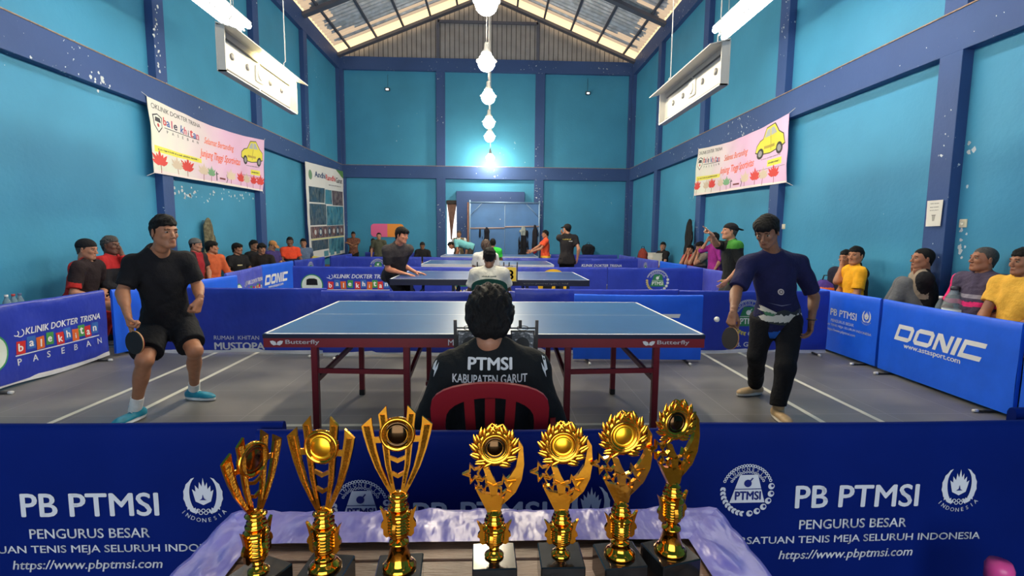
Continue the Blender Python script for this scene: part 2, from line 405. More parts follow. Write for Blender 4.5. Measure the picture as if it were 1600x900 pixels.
        for ax in range(3):
            o1, o2 = [(1, 2), (2, 0), (0, 1)][ax]
            A = [slice(None)]*3; B = [slice(None)]*3; A[ax] = slice(0, -1); B[ax] = slice(1, None)
            sg = ins[tuple(A)].astype(np.int8)-ins[tuple(B)]; E_ = np.argwhere(sg != 0)
            ok = (E_[:, o1] > 0) & (E_[:, o2] > 0) & (E_[:, o1] < D.shape[o1]-1) & (E_[:, o2] < D.shape[o2]-1); E_ = E_[ok]
            def cell(d1, d2):
                q = E_.copy(); q[:, o1] += d1; q[:, o2] += d2; return idx[q[:, 0], q[:, 1], q[:, 2]]
            Q = np.stack([cell(-1, -1), cell(0, -1), cell(0, 0), cell(-1, 0)], 1); s_ = sg[E_[:, 0], E_[:, 1], E_[:, 2]]
            Q[s_ < 0] = Q[s_ < 0][:, ::-1]; Fs.append(Q)
        return V, np.concatenate(Fs)
def smooth_np(V, Q, it=2, lam=0.5):
    E_ = np.concatenate([Q[:, [0, 1]], Q[:, [1, 2]], Q[:, [2, 3]], Q[:, [3, 0]]]); n = len(V)
    for _ in range(it):
        acc = np.zeros_like(V); c = np.bincount(E_[:, 0], minlength=n)+np.bincount(E_[:, 1], minlength=n)
        for a in range(3): acc[:, a] = np.bincount(E_[:, 0], V[E_[:, 1], a], n)+np.bincount(E_[:, 1], V[E_[:, 0], a], n)
        V = V+lam*(acc/np.maximum(c, 1)[:, None]-V)
    return V
def soft(vols, name, mats, parent=None, origin=(0, 0, 0), matfn=None, it=1, label=None):
    """one mesh object out of one or more fields"""
    vols = vols if isinstance(vols, (list, tuple)) else [vols]; Vs = []; Qs = []; n = 0
    for v in vols:
        V, Q = v.mesh()
        if not len(V): continue
        if it: V = smooth_np(V, Q, it)
        Vs.append(V); Qs.append(Q+n); n += len(V)
    if not Vs: return None
    V = np.concatenate(Vs); Q = np.concatenate(Qs).astype(np.int32)
    me = bpy.data.meshes.new(name); me.vertices.add(len(V)); me.vertices.foreach_set('co', (V-np.array(origin)).astype(np.float32).ravel())
    me.loops.add(Q.size); me.loops.foreach_set('vertex_index', Q.ravel()); me.polygons.add(len(Q)); me.polygons.foreach_set('loop_start', np.arange(0, Q.size, 4, dtype=np.int32))
    me.polygons.foreach_set('use_smooth', np.ones(len(Q), bool))
    if matfn is not None: me.polygons.foreach_set('material_index', np.asarray(matfn(V[Q].mean(1)), np.int32))
    for m_ in (mats if isinstance(mats, (list, tuple)) else [mats]): me.materials.append(m_)
    me.update(calc_edges=True); return put(name, me, parent, label)
# ---------------------------------------------------------------- the hall
def node_mat(name):
    m = bpy.data.materials.new(name); m.use_nodes = True; nt = m.node_tree; nt.nodes.clear(); return m, nt
def wall_paint(name, col, chips=0.60, chipcol=(205, 215, 222), dirt=0.0, rough=0.5):
    """painted plaster with broad unevenness, small flaked chips"""
    m = bpy.data.materials.new(name); m.use_nodes = True; nt = m.node_tree; b = nt.nodes['Principled BSDF']; N = nt.nodes.new; L = nt.links.new
    tc = N('ShaderNodeTexCoord'); c = lin(col)
    n1 = N('ShaderNodeTexNoise'); n1.inputs['Scale'].default_value = 0.8; n1.inputs['Detail'].default_value = 5; L(tc.outputs['Object'], n1.inputs['Vector'])
    r1 = N('ShaderNodeValToRGB'); r1.color_ramp.elements[0].position = .35; r1.color_ramp.elements[1].position = .7
    r1.color_ramp.elements[0].color = tuple(x*.9 for x in c[:3])+(1,); r1.color_ramp.elements[1].color = tuple(min(1, x*1.07) for x in c[:3])+(1,)
    L(n1.outputs['Fac'], r1.inputs['Fac'])
    n2 = N('ShaderNodeTexNoise'); n2.inputs['Scale'].default_value = 17; n2.inputs['Detail'].default_value = 6; L(tc.outputs['Object'], n2.inputs['Vector'])
    n3 = N('ShaderNodeTexNoise'); n3.inputs['Scale'].default_value = 1.1; n3.inputs['Detail'].default_value = 2; L(tc.outputs['Object'], n3.inputs['Vector'])
    ad = N('ShaderNodeMath'); ad.operation = 'MULTIPLY_ADD'; ad.inputs[1].default_value = 0.42; L(n3.outputs['Fac'], ad.inputs[0]); L(n2.outputs['Fac'], ad.inputs[2])
    gt = N('ShaderNodeMath'); gt.operation = 'GREATER_THAN'; gt.inputs[1].default_value = chips+0.31; L(ad.outputs[0], gt.inputs[0])
    mx = N('ShaderNodeMix'); mx.data_type = 'RGBA'; L(gt.outputs[0], mx.inputs['Factor']); L(r1.outputs['Color'], mx.inputs['A']); mx.inputs['B'].default_value = lin(chipcol)
    L(mx.outputs['Result'], b.inputs['Base Color']); b.inputs['Roughness'].default_value = rough; b.inputs['Specular IOR Level'].default_value = .18
    bp = N('ShaderNodeBump'); bp.inputs['Strength'].default_value = .15; bp.inputs['Distance'].default_value = .02; L(n2.outputs['Fac'], bp.inputs['Height']); L(bp.outputs['Normal'], b.inputs['Normal'])
    return m
M_PANEL = wall_paint('light_blue_wall_paint', (68, 146, 186), 0.70)
M_BEAM = wall_paint('blue_beam_paint', (58, 84, 136), 0.625)
M_LEDGE = mat('bare_plaster_ledge', (150, 128, 112), 0.9, var=.25, vscale=20)
# floor: dark rubber tiles with worn patches
fm, nt = node_mat('dark_grey_tile_floor'); N = nt.nodes.new; L = nt.links.new
out = N('ShaderNodeOutputMaterial'); b = N('ShaderNodeBsdfPrincipled'); L(b.outputs[0], out.inputs[0]); tc = N('ShaderNodeTexCoord')
br = N('ShaderNodeTexBrick'); br.offset = 0; br.inputs['Scale'].default_value = 1; br.inputs['Brick Width'].default_value = .62; br.inputs['Row Height'].default_value = .62
br.inputs['Mortar Size'].default_value = .004; br.inputs['Color1'].default_value = lin((102, 101, 101)); br.inputs['Color2'].default_value = lin((109, 108, 107)); br.inputs['Mortar'].default_value = lin((128, 127, 126))
L(tc.outputs['Object'], br.inputs['Vector'])
n1 = N('ShaderNodeTexNoise'); n1.inputs['Scale'].default_value = 1.6; n1.inputs['Detail'].default_value = 7; L(tc.outputs['Object'], n1.inputs['Vector'])
r1 = N('ShaderNodeValToRGB'); r1.color_ramp.elements[0].position = .35; r1.color_ramp.elements[1].position = .72; r1.color_ramp.elements[0].color = (.72, .72, .74, 1); r1.color_ramp.elements[1].color = (1.35, 1.33, 1.3, 1); L(n1.outputs['Fac'], r1.inputs['Fac'])
mx = N('ShaderNodeMix'); mx.data_type = 'RGBA'; mx.blend_type = 'MULTIPLY'; mx.inputs['Factor'].default_value = 1; L(br.outputs['Color'], mx.inputs['A']); L(r1.outputs['Color'], mx.inputs['B']); L(mx.outputs['Result'], b.inputs['Base Color'])
rr = N('ShaderNodeMapRange'); rr.inputs['To Min'].default_value = .28; rr.inputs['To Max'].default_value = .55; L(n1.outputs['Fac'], rr.inputs['Value']); L(rr.outputs[0], b.inputs['Roughness'])
mb = MB(); mb.bx(XL-.25, XR+.25, YF, YB+.3, -.12, 0)
LM = ink((206, 204, 190))
def strip(x0, x1, y0, y1): mb.add([(x0, y0, .0015), (x1, y0, .0015), (x1, y1, .0015), (x0, y1, .0015)], [(0, 1, 2, 3)], 1)
for x in (-3.17, -2.71, 2.47, 2.93): strip(x-.022, x+.022, -1.2, 12.2)
for y in (3.52, 7.48): strip(-3.17, 2.93, y-.022, y+.022)
struct(mb.build('floor', [fm, LM]))['label'] = 'dark grey tiled hall floor with cream court lines'

colsL = [at(244.5, 123, x=XL)[1]-3.2*k for k in (3, 2, 1, 0)]+[at(402, 200, x=XL)[1], at(476, 130, x=XL)[1]]
colsR = [at(1490, 225, x=XR)[1]-3.2, at(1490, 225, x=XR)[1], at(1226, 140, x=XR)[1], at(1099, 220, x=XR)[1], at(1029, 200, x=XR)[1]]
ZM0, ZM1, ZT0, ZT1 = 3.29, 3.71, 6.88, 7.3
for nm, X, sg, cs in (('wall_left', XL, -1, colsL), ('wall_right', XR, 1, colsR)):
    mb = MB(); mb.bx(X+sg*.12, X+sg*.22, YF, YB+.3, 0, 7.42, 0)
    for y in cs: mb.bx(X, X+sg*.13, y, y+.27, 0, ZT0, 1, .004)
    mb.bx(X, X+sg*.13, YB-.1, YB+.1, 0, ZT0, 1)
    mb.bx(X-sg*.002, X+sg*.13, YF, YB, ZM0, ZM1, 1, .004); mb.bx(X-sg*.004, X+sg*.2, YF, YB, ZT0, 7.36, 1)
    mb.bx(X-sg*.012, X+sg*.12, YF, YB, ZM1-.002, ZM1+.012, 2)
    struct(mb.build(nm, [M_PANEL, M_BEAM, M_LEDGE]))['label'] = 'light blue painted wall between dark blue columns and beams'
# back wall with the narrow open gap beside the gate
mb = MB(); HX0, HX1, HZ = -1.68, -1.33, 2.55; yb = YB+.12
M_CLAD = mat('grey_cladding', (150, 152, 158), .55, .3, var=.12, vscale=3)
mb.bx(XL-.2, HX0, yb, yb+.1, 0, ZT1, 0); mb.bx(HX1, XR+.2, yb, yb+.1, 0, ZT1, 0); mb.bx(HX0, HX1, yb, yb+.1, HZ, ZT1, 0)
for x0, x1 in ((XL, XL+.1), (-2.02, -1.72), (1.39, 1.71), (XR-.1, XR)): mb.bx(x0, x1, YB, YB+.14, 0, ZT0, 1, .004)
mb.bx(XL, XR, YB-.004, YB+.14, ZM0, ZM1, 1); mb.bx(XL, XR, YB-.006, YB+.2, ZT0, ZT1, 1); mb.bx(XL, XR, YB-.02, YB+.12, ZM1-.002, ZM1+.012, 2)
mb.bx(-1.33, -.93, YB-.02, YB+.14, 0, 2.87, 1); mb.bx(-.93, 1.05, YB-.02, YB+.14, 2.5, 2.87, 1)
mb.bx(HX0, HX1, YB+.02, YB+.14, HZ-.12, HZ, 3)
struct(mb.build('wall_back', [M_PANEL, M_BEAM, M_LEDGE, mat('dark_lintel', (40, 36, 36), .8)]))['label'] = 'far blue wall with an open gap beside the gate'
mb = MB(); mb.bx(XL-.2, -2.5, YF-.2, YF-.1, 0, ZT1, 0); mb.bx(2.1, XR+.2, YF-.2, YF-.1, 0, ZT1, 0); mb.bx(-2.5, 2.1, YF-.2, YF-.1, 3.2, ZT1, 0)
mb.add([(XL-.2, YF-.15, ZT1), (XR+.2, YF-.15, ZT1), (-.28, YF-.15, 9.42)], [(0, 1, 2)], 0); mb.bx(-2.75, -2.5, YF-.12, YF, 0, 3.45, 1); mb.bx(2.1, 2.35, YF-.12, YF, 0, 3.45, 1); mb.bx(-2.75, 2.35, YF-.12, YF, 3.2, 3.45, 1)
struct(mb.build('wall_front', [M_PANEL, M_BEAM]))['label'] = 'wall behind the camera with the wide entrance'
# roof: two corrugated slopes, metal foil with translucent sheets added for the warm glow along eaves and gable
XC = -.28; ZR = 9.42; ZE = 7.36
tm, nt = node_mat('translucent_roof_sheet'); N = nt.nodes.new; L = nt.links.new
out = N('ShaderNodeOutputMaterial'); a = N('ShaderNodeBsdfTranslucent'); a.inputs[0].default_value = (.92, .60, .30, 1); d = N('ShaderNodeBsdfDiffuse'); d.inputs[0].default_value = (.8, .66, .5, 1)
ms = N('ShaderNodeMixShader'); ms.inputs[0].default_value = .12; L(a.outputs[0], ms.inputs[1]); L(d.outputs[0], ms.inputs[2]); L(ms.outputs[0], out.inputs[0])
t2, nt = node_mat('glow_fade_roof_sheet'); N = nt.nodes.new; L = nt.links.new
out = N('ShaderNodeOutputMaterial'); a = N('ShaderNodeBsdfTranslucent'); a.inputs[0].default_value = (.50, .35, .22, 1); d = N('ShaderNodeBsdfDiffuse'); d.inputs[0].default_value = (.5, .45, .4, 1)
ms = N('ShaderNodeMixShader'); ms.inputs[0].default_value = .4; L(a.outputs[0], ms.inputs[1]); L(d.outputs[0], ms.inputs[2]); L(ms.outputs[0], out.inputs[0])
foil = mat('roof_foil', (196, 202, 214), .5, .55, var=.25, vscale=5, bump=.5, bscale=6, bstretch=(.4, 6, 1))
for sg, XE in ((-1, XL-.15), (1, XR+.15)):
    mb = MB(); ny = 420; nu = 24
    def P(u, v, sg=sg, XE=XE):
        y = YF+(YB+.35-YF)*v; ph = (y % .21)/.21; h = .022*max(-1, min(1, 2.2*sin(2*pi*ph))); return (XC+(XE-XC)*u, y, ZR+(ZE-ZR)*u+h)
    rs = random.Random(5)
    jit = [rs.random() for _ in range(500)]
    def mf(u, v):
        y = YF+(YB+.35-YF)*v; j = jit[int(y/.105) % 500]; k = y-17.2
        if u > .972 or k > 0: return 1
        if u > .945-.03*j or (k > -.16) or (k > -.62 and j > .55): return 2  # streaks of the dimmer sheet imitate the glow fading into the foil
        if (u > .86 and j > .72) or (j > .9 and u > .8): return 2
        return 0
    mb.grid(P, nu*4, ny, 0, False, mf)
    o = struct(mb.build('ceiling', [foil, tm, t2])); o['label'] = 'corrugated roof slope with bright edges'
# gable cladding above the back wall, rafters, purlins
mb = MB(); n = 62
def roofz(x): return ZR-(ZR-ZE)*abs(x-XC)/(abs((XL-.15 if x < XC else XR+.15)-XC))
for i in range(n):
    x0 = XL+(XR-XL)*i/n; x1 = XL+(XR-XL)*(i+1)/n-.02; z0, z1 = roofz(x0)-.03, roofz(x1)-.03
    y0, y1 = yb, yb+.02
    v = [(x0, y0, 7.25), (x1, y0, 7.25), (x1, y0, z1), (x0, y0, z0), (x0, y1, 7.25), (x1, y1, 7.25), (x1, y1, z1), (x0, y1, z0)]
    mb.add(v, [(0, 1, 2, 3), (5, 4, 7, 6), (0, 4, 5, 1), (2, 6, 7, 3), (1, 5, 6, 2), (0, 3, 7, 4)], 0)
mb.bx(XL, XR, yb+.03, yb+.06, 7.2, 7.25, 0)
v = [(XL, yb+.05, 7.2), (XR, yb+.05, 7.2), (XR, yb+.05, roofz(XR)-.03), (XC, yb+.05, ZR-.03), (XL, yb+.05, roofz(XL)-.03)]; mb.add(v, [(0, 1, 2, 3, 4)], 2)
for x in (-1.95, 1.45): mb.bx(x-.05, x+.05, yb-.08, yb+.02, 7.2, roofz(x)-.15, 1)
mb.bx(-1.95, 1.45, yb-.08, yb, 8.48, 8.56, 1)
struct(mb.build('wall_back_gable', [M_CLAD, mat('grey_steel', (92, 98, 118), .5, .3), mat('dark_gap', (60, 60, 66), .8)]))['label'] = 'grey slatted gable cladding above the far wall'
STEEL = mat('roof_steel', (88, 92, 108), .55, .3)
k = 1
for y in [17.62, 14.55, 11.3, 8.1, 4.9]:
    mb = MB()
    for XE in (XL, XR): mb.bar((XC, y, ZR-.16), (XE, y, roofz(XE)-.16), .09, .2, 0, (0, 1, 0))
    o = struct(mb.build('beam_%d' % k, [STEEL])); o['label'] = 'steel roof rafter'; k += 1
for XE in (XL, XR):
    for u in (.0, .2, .38, .56, .74, .92):
        if u == 0 and XE == XR: continue
        x = XC+(XE-XC)*u; z = roofz(x)-.045; mb = MB(); mb.bx(x-.03, x+.03, YF, YB+.1, z-.06, z, 0)
        o = struct(mb.build('beam_%d' % k, [STEEL])); o['label'] = 'roof purlin'; k += 1
# the sheet gate in front of the far wall
gy = YB-.22; M_GATE = mat('gate_sheet', (66, 120, 182), .45, .1, var=.12, vscale=2); M_PIPE = mat('gate_pipe', (128, 160, 196), .4, .2); M_RAIL = mat('gate_rail', (176, 158, 158), .5)
g = bpy.data.objects.new("door_1", None); COL.objects.link(g); g.location = (.36, gy, 0); struct(g); g["label"] = "blue sheet metal double gate on the far wall"
for sx in (-1, 1):
    mb = MB(); mb.bx(sx*.01, sx*1.2, .0, .03, .06, 2.46, 0); mb.build('gate_leaf', [M_GATE], g)
mb = MB()
for x in (-1.21, 1.2): mb.tube([(x, -.02, 0), (x, -.02, 2.55)], .03)
mb.tube([(-1.21, -.02, 2.47), (1.2, -.02, 2.47)], .03); mb.tube([(-1.19, -.02, 2.02), (-.78, -.02, 2.46)], .014); mb.tube([(1.19, -.02, 1.98), (.72, -.02, 2.46)], .014); mb.tube([(0, -.01, .05), (0, -.01, 2.45)], .012)
mb.build('gate_frame', [M_PIPE], g)
mb = MB(); mb.tube([(-1.2, -.05, 1.58), (0, -.05, 1.60)], .026); mb.tube([(0, -.05, 1.64), (1.19, -.05, 1.67)], .026); mb.build('gate_rail', [M_RAIL], g)
mb = MB(); mb.bx(-1.30, -1.23, -.02, .03, 0, 2.47, 0); mb.build('gate_post', [mat('bare_wood_post', (150, 104, 86), .7, var=.2)], g)
mb = MB(); mb.ball((-.16, -.03, 1.9), .018); mb.build('gate_latch', [plastic((225, 225, 225))], g)

# ---------------------------------------------------------------- lamps
M_BULB = mat('lit_bulb', (255, 236, 190), .4, emit=180.0, ecol=(255, 238, 205))
M_WHITE = mat('white_enamel', (200, 199, 195), .4, var=.03)
M_WIRE = plastic((205, 205, 205))
lampY = [4.0, 5.95, 7.95, 9.9, 11.9, 13.5, 17.2]
LX = {5.95: (760, 5), 7.95: (760, 98), 9.9: (763, 152), 11.9: (764, 192), 13.5: (765, 214), 17.2: (766, 247)}
order = ['nearest of those in view, at the top edge', 'second in the row going back', 'third in the row going back', 'fourth in the row going back', 'fifth in the row going back', 'lowest and last, before the far wall']
for i, y in enumerate(lampY):
    p = at(*LX[y], y=y) if y in LX else np.array([-.1, y, 3.95])
    zc = ZR-.2; nm = order[i-1] if y in LX else 'out of frame over the near end of the hall'
    t = thing('pendant_lamp', (p[0], p[1], zc), 'glowing pendant lamp, '+nm, 'lamp', 'pendant lamps in a row under the ridge')
    z = p[2]-zc
    MB().lathe([(.05, 0), (.05, -.03), (.02, -.05)]).build('ceiling_rose', [M_WHITE], t)
    MB().tube([(0, 0, -.04), (.01, 0, z*.5), (0, 0, z+.28)], .007, 6).build('wire', [M_WIRE], t)
    MB().lathe([(.02, z+.3), (.035, z+.28), (.04, z+.2), (.075, z+.15), (.08, z+.12)]).build('socket', [M_WHITE], t)
    MB().ball((0, 0, z), (.13, .13, .13), seg=20, rings=12).build('bulb', [M_BULB], t)
    MB().lathe([(.125, z+.045), (.16, z+.03), (.165, z+.022), (.13, z+.032)]).build('rim', [M_WHITE], t)
M_TUBE = mat('lit_tube', (255, 250, 240), .4, emit=13.0); M_TUBE2 = mat('lit_tube_right', (255, 250, 240), .4, emit=19.0); M_TUBEW = mat('lit_warm_tube', (255, 226, 150), .4, emit=22.0, ecol=(255, 230, 160)); M_DARKSLOT = ink((96, 98, 104)); M_GREY = plastic((150, 150, 152))
def tray(corner_near, y, ly, h, sg, label, lit, group, wires):
    """long hanging reflector tray, its face towards the middle of the hall (sg=+1 faces +x)"""
    t = thing('hanging_light_tray', (corner_near[0], y, corner_near[2]), label, 'light fixture', group)
    f = lambda u, v, w: (sg*(.0+w), u, -v)
    MB().bx(-.02*sg, -.035*sg, 0, ly, -h, 0, 0, .004).build('back_panel', [M_WHITE], t)
    mb = MB()
    for z in (-h, -.012): mb.bx(-.02*sg, .05*sg, 0, ly, z, z+.012)
    for yy in (0, ly-.012): mb.bx(-.02*sg, .05*sg, yy, yy+.012, -h, 0)
    mb.build('rim', [M_WHITE], t)
    mb = MB(); mb.add([(-.02*sg, -.02, .0), (-.02*sg, ly+.02, .0), (.17*sg, ly+.04, -.055), (.17*sg, -.02, -.055), (-.02*sg, -.02, .01), (-.02*sg, ly+.02, .01), (.17*sg, ly+.04, -.045), (.17*sg, -.02, -.045)], [(0, 1, 2, 3), (4, 7, 6, 5), (0, 4, 5, 1), (1, 5, 6, 2), (2, 6, 7, 3), (3, 7, 4, 0)])
    mb.build('hood', [M_WHITE], t)
    mats = [M_DARKSLOT, M_GREY]; mb = MB()
    for a, b_ in ((.04, .47), (.5, .95)): mb.bx(-.018*sg, -.008*sg, ly*a, ly*b_, -h*.86-.006, -h*.86+.006, 0); mb.bx(-.018*sg, -.006*sg, ly*a, ly*b_, -h*.2-.008, -h*.2+.004, 0)
    mb.build('slot', mats, t)
    for u in (.15, .33, .64, .82): MB().lathe([(.03, 0), (.035, .01), (.012, .02)], (-.02*sg, ly*u, -h*.5), frame((sg, 0, 0)), 12).build('socket', [M_GREY], t)
    mb = MB(); mb.box((-.012*sg, ly*.48, -h*.5), (.02, .17, .17), None, 0, .008); mb.lathe([(.06, 0), (.06, .012), (.045, .014), (.03, .004)], (-.002*sg, ly*.48, -h*.5), frame((sg, 0, 0)), 20); mb.build('centre_plate', [plastic((224, 224, 220))], t)
    for w_ in wires: MB().tube([(0, ly*w_, 0), (.0, ly*w_, .12), (.02, ly*w_, .14), (0, ly*w_, ZE+.3-corner_near[2])], .006, 6).build('hanging_wire', [M_WIRE], t)
    if lit:
        for a, b_ in lit[0]: MB().tube([(.035*sg, ly*a, -h*.13), (.035*sg, ly*b_, -h*.13)], .016).build('tube', [lit[1]], t)
    return t
p = at(341, 36, y=4.9); tray(p, 4.9, 1.7, .42, 1, 'white hanging light tray on the left side with its far tube lit', ([(.45, .97)], M_TUBEW), 'white trays hung over the near table', (.12, .85))
p = at(1137, 62, y=4.75); tray(p, 4.75, 1.75, .40, -1, 'unlit white hanging light tray on the right side', None, 'white trays hung over the near table', (.12, .9))
def strip_light(end, sg, label):
    """long bright tube fitting hung up near the side wall, running along the hall"""
    t = thing('strip_light', (end[0], end[1], end[2]), label, 'light fixture', 'bright strip lights high beside the walls')
    R = rotm('Y', sg*radians(-35)); Ly = 3.6
    MB().merge(MB().bx(-.15, .15, -Ly, 0, .0, .03), R).build('housing', [M_WHITE], t)
    mb = MB()
    for x in (-.09, .09): mb.tube([(x, -Ly+.04, -.03), (x, -.04, -.03)], .045, 10)
    MB().merge(mb, R).build('tube', [M_TUBE if sg > 0 else M_TUBE2], t)
    mb = MB()
    for i in range(30): mb.bx(-.012, .012, -Ly+.1+i*.118, -Ly+.125+i*.118, -.075, -.03)
    MB().merge(mb, R).build('divider', [M_GREY], t)
    for yy in (-.3, -Ly+.3): MB().tube([(0, yy, 0), (0, yy, roofz(end[0])-end[2]-.1)], .006, 6).build('hanging_wire', [M_WIRE], t)
strip_light(at(381, 45, y=8.2), 1, 'bright white strip light high beside the left wall')
strip_light(at(1124, 52, y=8.3), -1, 'bright white strip light high beside the right wall')
# small floodlights on the far wall
for px, nm in (((605, 139), 'left'), ((919, 145), 'right')):
    p = at(*px, y=YB); t = thing('floodlight', (p[0], YB+.12, p[2]), 'small dark floodlight high on the %s bay of the far wall' % nm, 'floodlight', 'small floodlights on the far wall')
    MB().box((0, -.07, 0), (.16, .1, .11), rotm('X', .3), 0, .015).build('housing', [plastic((30, 32, 38))], t)
    MB().box((0, -.122, -.012), (.09, .012, .055), rotm('X', .3), 0, .004).build('lens', [mat('floodlight_lens', (235, 240, 245), .3, emit=1.2)], t)
    MB().tube([(0, -.02, .05), (0, -.01, .16), (0, -.01, .5)], .006, 6).build('cable', [plastic((40, 60, 90))], t)
# ---------------------------------------------------------------- court barriers
def cover_mat(name, col, rough=.38, bump=.5, spec=.5):
    return mat(name, col, rough, var=.10, vscale=3, bump=bump, bscale=5, spec=spec, bstretch=(1, 1, .7))
COVERS = {'front': cover_mat('shade_blue_cover', (3, 26, 100), .6, .25, .08), 'pvc': cover_mat('ultramarine_cover', (44, 62, 176), .34, 1.0), 'nylon': cover_mat('royal_blue_cover', (18, 96, 236), .5, .35),  # front cover: blue darkened to stand in for the shade there
          'lilac': cover_mat('violet_blue_cover', (84, 92, 204), .3, 1.0), 'mid': cover_mat('deep_blue_cover', (36, 58, 172), .40, .8)}
HEM = mat('white_hem', (212, 214, 220), .5, var=.08, vscale=12); FOOT = plastic((26, 26, 30)); TIP = plastic((215, 215, 215))
def d_pb(u, v):
    def f(P, X):
        c = (200, 205, 215); P.text('PB PTMSI', X+u, v, .44, .082, c, .02); P.text('PENGURUS BESAR', X+u+.02, v-.075, .385, .034, c, .012)
        P.text('PERSATUAN TENIS MEJA SELURUH INDONESIA', X+u-.23, v-.133, .91, .034, c, .012); P.text('https://www.pbptmsi.com', X+u-.045, v-.193, .485, .042, c, .012, .2)
        emblem_ptmsi(P, X+u-.17, v+.07, .086, c, c); emblem_koni(P, X+u+.585, v+.062, .07, c)
    return f
def d_bale(u, v, s=1.0, face=True):
    def f(P, X):
        X += u; c = (222, 226, 232)
        P.disc(X+.2*s, v+.2*s, .165*s, (60, 150, 95)); P.disc(X+.2*s, v+.2*s, .15*s, (214, 226, 220), 2)
        P.poly([(X+(.2+a)*s, v+(.2+b)*s) for a, b in ((-.085, .0), (.085, .0), (.078, .085), (.04, .1), (-.04, .1), (-.078, .085))], (24, 26, 30), 3)
        P.ring(X+.475*s, v+.33*s, .03*s, .038*s, c, a0=radians(-150), a1=radians(60), n=12); P.ring(X+.44*s, v+.33*s, .018*s, .026*s, c, a0=radians(-150), a1=radians(60), n=12)
        P.text('KLINIK DOKTER TRISNA', X+.52*s, v+.305*s, .86*s, .062*s, c, .02, .25)
        cols = [(206, 52, 50), (60, 110, 190), (216, 104, 46), (70, 150, 80), (206, 52, 50), (60, 110, 190), (216, 104, 46), (70, 150, 80), (206, 52, 50), (60, 110, 190)]
        xs = [.43, .53, .625, .72, .835, .925, 1.01, 1.09, 1.175, 1.26]
        for i, (ch, x) in enumerate(zip('balekhitan', xs)):
            dv = .012*((i % 2)*2-1)*s; w = .082*s; a = .06*((i % 3)-1); x0 = X+x*s; y0 = v+.155*s+dv
            q = [(0, 0), (w, 0), (w, .115*s), (0, .115*s)]; P.poly([(x0+p*cos(a)-r*sin(a), y0+p*sin(a)+r*cos(a)) for p, r in q], cols[i])
            P.text(ch, x0+w/2, y0+.022*s, None, .072*s if ch in 'blkht' else .052*s, (238, 238, 240), .03, 0, 'c', 2)
        P.rect(X+.42*s, v+.128*s, X+1.35*s, v+.138*s, c)
        for i, ch in enumerate('PASEBAN'): P.text(ch, X+(.43+.148*i)*s, v+.045*s, None, .06*s, c, .015)
    return f
def d_donic(u, v, s=1.0):
    def f(P, X):
        X += u; h = .16*s; sh = .055*s; c = (222, 226, 232); t = .036*s
        def Q(*p): return [(X+a*s+b*sh/.16, v+b*s) for a, b in p]
        def box(x, w, lf): P.poly(Q((x+lf, 0), (x+w-.03, 0), (x+w, .03), (x+w, .13), (x+w-.03, .16), (x+lf, .16), (x, .16-lf), (x, lf)) if lf else Q((x, 0), (x+w-.03, 0), (x+w, .03), (x+w, .13), (x+w-.03, .16), (x, .16)), c, 1, [Q((x+t, .042), (x+w-t, .042), (x+w-t, .118), (x+t, .118))])
        box(0, .2, 0); box(.225, .2, .03); x = .45
        P.poly(Q((x, 0), (x+t, 0), (x+t, .105), (x+.12, 0), (x+.17, 0), (x+.17, .16), (x+.17-t, .16), (x+.17-t, .055), (x+.05, .16), (x, .16)), c)
        P.poly(Q((.645, 0), (.69, 0), (.69, .16), (.645, .16)), c)
        x = .715; P.poly(Q((x, 0), (x+.2, 0), (x+.2, .042), (x+t, .042), (x+t, .118), (x+.2, .118), (x+.2, .16), (x, .16)), c)
        P.text('www.astasport.com', X+.13*s, v-.075*s, .62*s, .055*s, c, .02)
    return f
def d_mustopa(u, v):
    def f(P, X):
        c = (214, 218, 226); P.text('MUSTOPA', X+u, v, .56, .085, c, .035); P.text('RUMAH  KHITAN', X+u, v+.115, .5, .045, c, .0)
    return f
def d_kab(u, v, r=.2, cap='KAB. GARUT'):
    def f(P, X):
        emblem_ptmsi(P, X+u, v, r, (206, 210, 206), (52, 128, 84), (224, 230, 226), (206, 190, 90))
        if cap: P.text(cap, X+u-r*1.25, v-r*1.75, r*2.5, r*.28, (220, 224, 230), .02)
    return f
def d_yellow(u, v):
    def f(P, X):
        P.disc(X+u, v, .3, (230, 180, 40)); k = (30, 28, 30)
        P.poly([(X+u+a, v+b) for a, b in ((-.2, -.12), (-.05, -.14), (.0, .02), (-.06, .1), (-.1, .04), (-.16, .12), (-.2, .05))], k, 2)
        P.poly([(X+u+a, v+b) for a, b in ((.04, -.14), (.2, -.1), (.2, -.02), (.12, .0), (.12, .14), (.05, .14))], k, 2)
    return f
def d_klinik(u, v):
    def f(P, X): P.text('KLINIK DOKTER TRISNA', X+u, v, 1.1, .07, (222, 226, 232), .02, .25)
    return f
